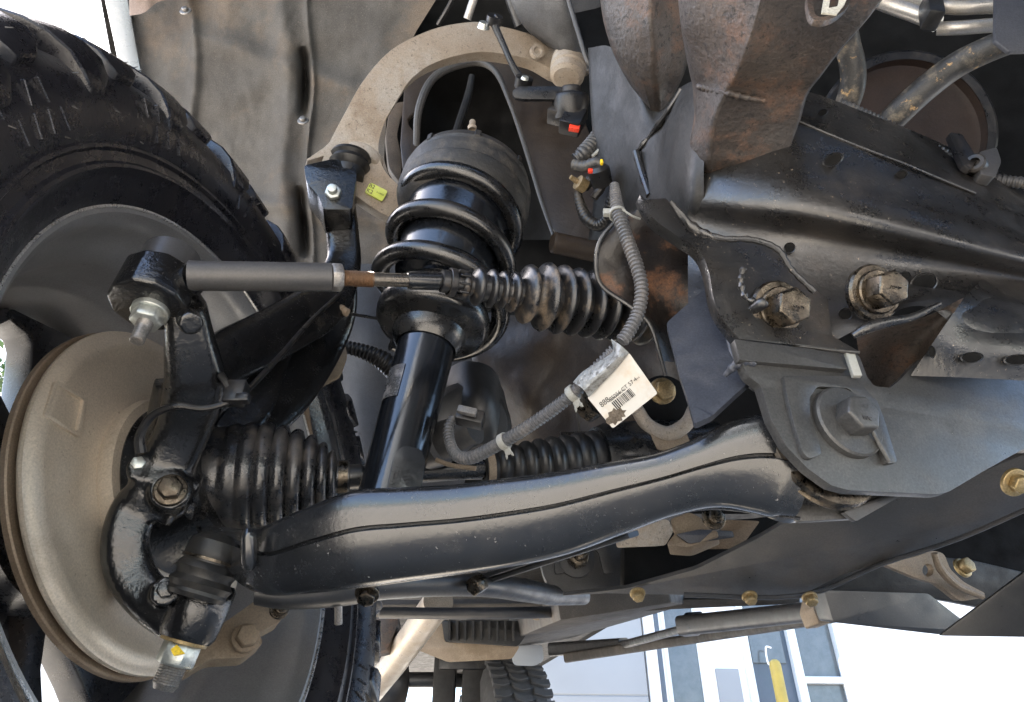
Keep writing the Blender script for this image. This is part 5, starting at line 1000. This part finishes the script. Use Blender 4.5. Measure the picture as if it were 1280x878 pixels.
sbd = thing('side_step', 'black side step bars running rearward at lower right centre', 'side step', P(860, 790, 1.5))
for (a_1, a_2, d1, d2, hw, m__) in (((690, 812), (780, 806), 3.1, 2.5, 8, m_skid), ((710, 822), (1044, 772), 2.9, 1.05, 6, m_beam), ((855, 782), (1040, 762), 1.5, 1.02, 12, m_skid), ((780, 806), (870, 782), 2.5, 1.5, 5, m_skid)):
    mb = MB(); sweep(mb, [(a_1[0], a_1[1], d1, hw * (1.0 if d1 > 2 else 1), .02), ((a_1[0] + a_2[0]) / 2, (a_1[1] + a_2[1]) / 2, (d1 + d2) / 2, hw, .02), (a_2[0], a_2[1], d2, hw, .02)], rrect(.3), 2); obj('step_bar', mb, m__, sbd, ang=60)
obj('step_bracket', plate(roundc([(1020, 742), (1032, 742), (1042, 778), (1024, 780), (1016, 760)], 3), Plane(1030, 762, .95, (.3, -1, 0)), .03), m_tan2, sbd, bev=.003)
obj('step_knuckle', plate(roundc([(855, 766), (878, 764), (882, 788), (858, 790)], 4), Plane(868, 776, 1.5, (0, -1, 0)), .05), m_skid, sbd, bev=.004)
ra = thing('rear_axle', 'black rear axle beam with leaf spring ends beneath the transmission', 'axle', P(560, 850, 3.2))
mb = MB(); tube(mb, [(470, 850, 3.2, 9), (520, 850, 3.2, 9), (600, 850, 3.25, 9), (620, 850, 3.3, 9)], n=20); obj('axle_tube', mb, m_skid, ra)
mb = MB(); lathe(mb, P(480, 856, 3.2), LAT, [(-.12, 0), (-.1, .09), (-.04, .13), (.04, .13), (.1, .09), (.12, 0)], 28); obj('axle_case', mb, m_skid, ra)
for x in (556, 592): mb = MB(); box(mb, P(x, 850, 3.1), .10, .06, .55); obj('spring_pack', mb, m_dark, ra, bev=.01)
mb = MB(); box(mb, P(580, 828, 3.15), .22, .1, .08); obj('spring_perch', mb, m_rubber, ra, bev=.01)
rw_ = thing('rear_wheel', 'rear tyre with zigzag mud tread and tan inner side, bottom centre', 'wheel', V((.16, 3.1, 0)))
rc = V((-.05, 3.55, .42)); rax = LAT
obj('tyre', lathe(MB(), rc, rax, [(-.14, .24), (-.145, .33), (-.13, .38), (-.10, .405), (.10, .405), (.13, .38), (.145, .33), (.14, .24)], 80), M('grey worn tread rubber', (.05, .05, .052), (.065, .065, .066), .7, bump=.3, bsc=60), rw_)
a_, u_, v_ = basis(rax); RM = Matrix((u_, v_, a_)).transposed().to_4x4(); RM.translation = rc - LOC[rw_]
def zig(pts):
    mb = MB(); n_ = len(pts); mb.add([cyl(.418, R(t), h) for t, h in pts] + [cyl(.398, R(t), h) for t, h in pts], [tuple(range(n_)), tuple(range(2 * n_ - 1, n_ - 1, -1))] + [(i, (i + 1) % n_, (i + 1) % n_ + n_, i + n_) for i in range(n_)])
    LOC[None] = V((0, 0, 0)); o = obj('tread_block', mb, MATS['grey worn tread rubber'], None, bev=.002, seg=1); me = o.data; bpy.data.objects.remove(o); return me
z1 = zig([(-2.6, -.13), (2.2, -.13), (3.2, -.09), (1.2, -.055), (-3.0, -.06), (-1.6, -.095)])
z2 = zig([(-3.2, -.045), (1.0, -.04), (3.0, -.005), (1.4, .035), (-2.4, .03), (-1.4, -.005)])
z3 = zig([(-2.8, .05), (1.6, .045), (3.4, .09), (2.6, .13), (-2.4, .13), (-1.2, .09)])
for k in range(45):
    for z_, o_ in ((z1, 0), (z2, 3), (z3, 6)): child(z_, 'tread_block', rw_, RM @ Matrix.Rotation(R(8 * k + o_), 4, 'Z'))
obj('inner_disc', lathe(MB(), rc, rax, [(-.16, 0), (-.16, .20), (-.12, .245), (-.10, .245)], 60), m_tan2, rw_)
rr = random.Random(9)
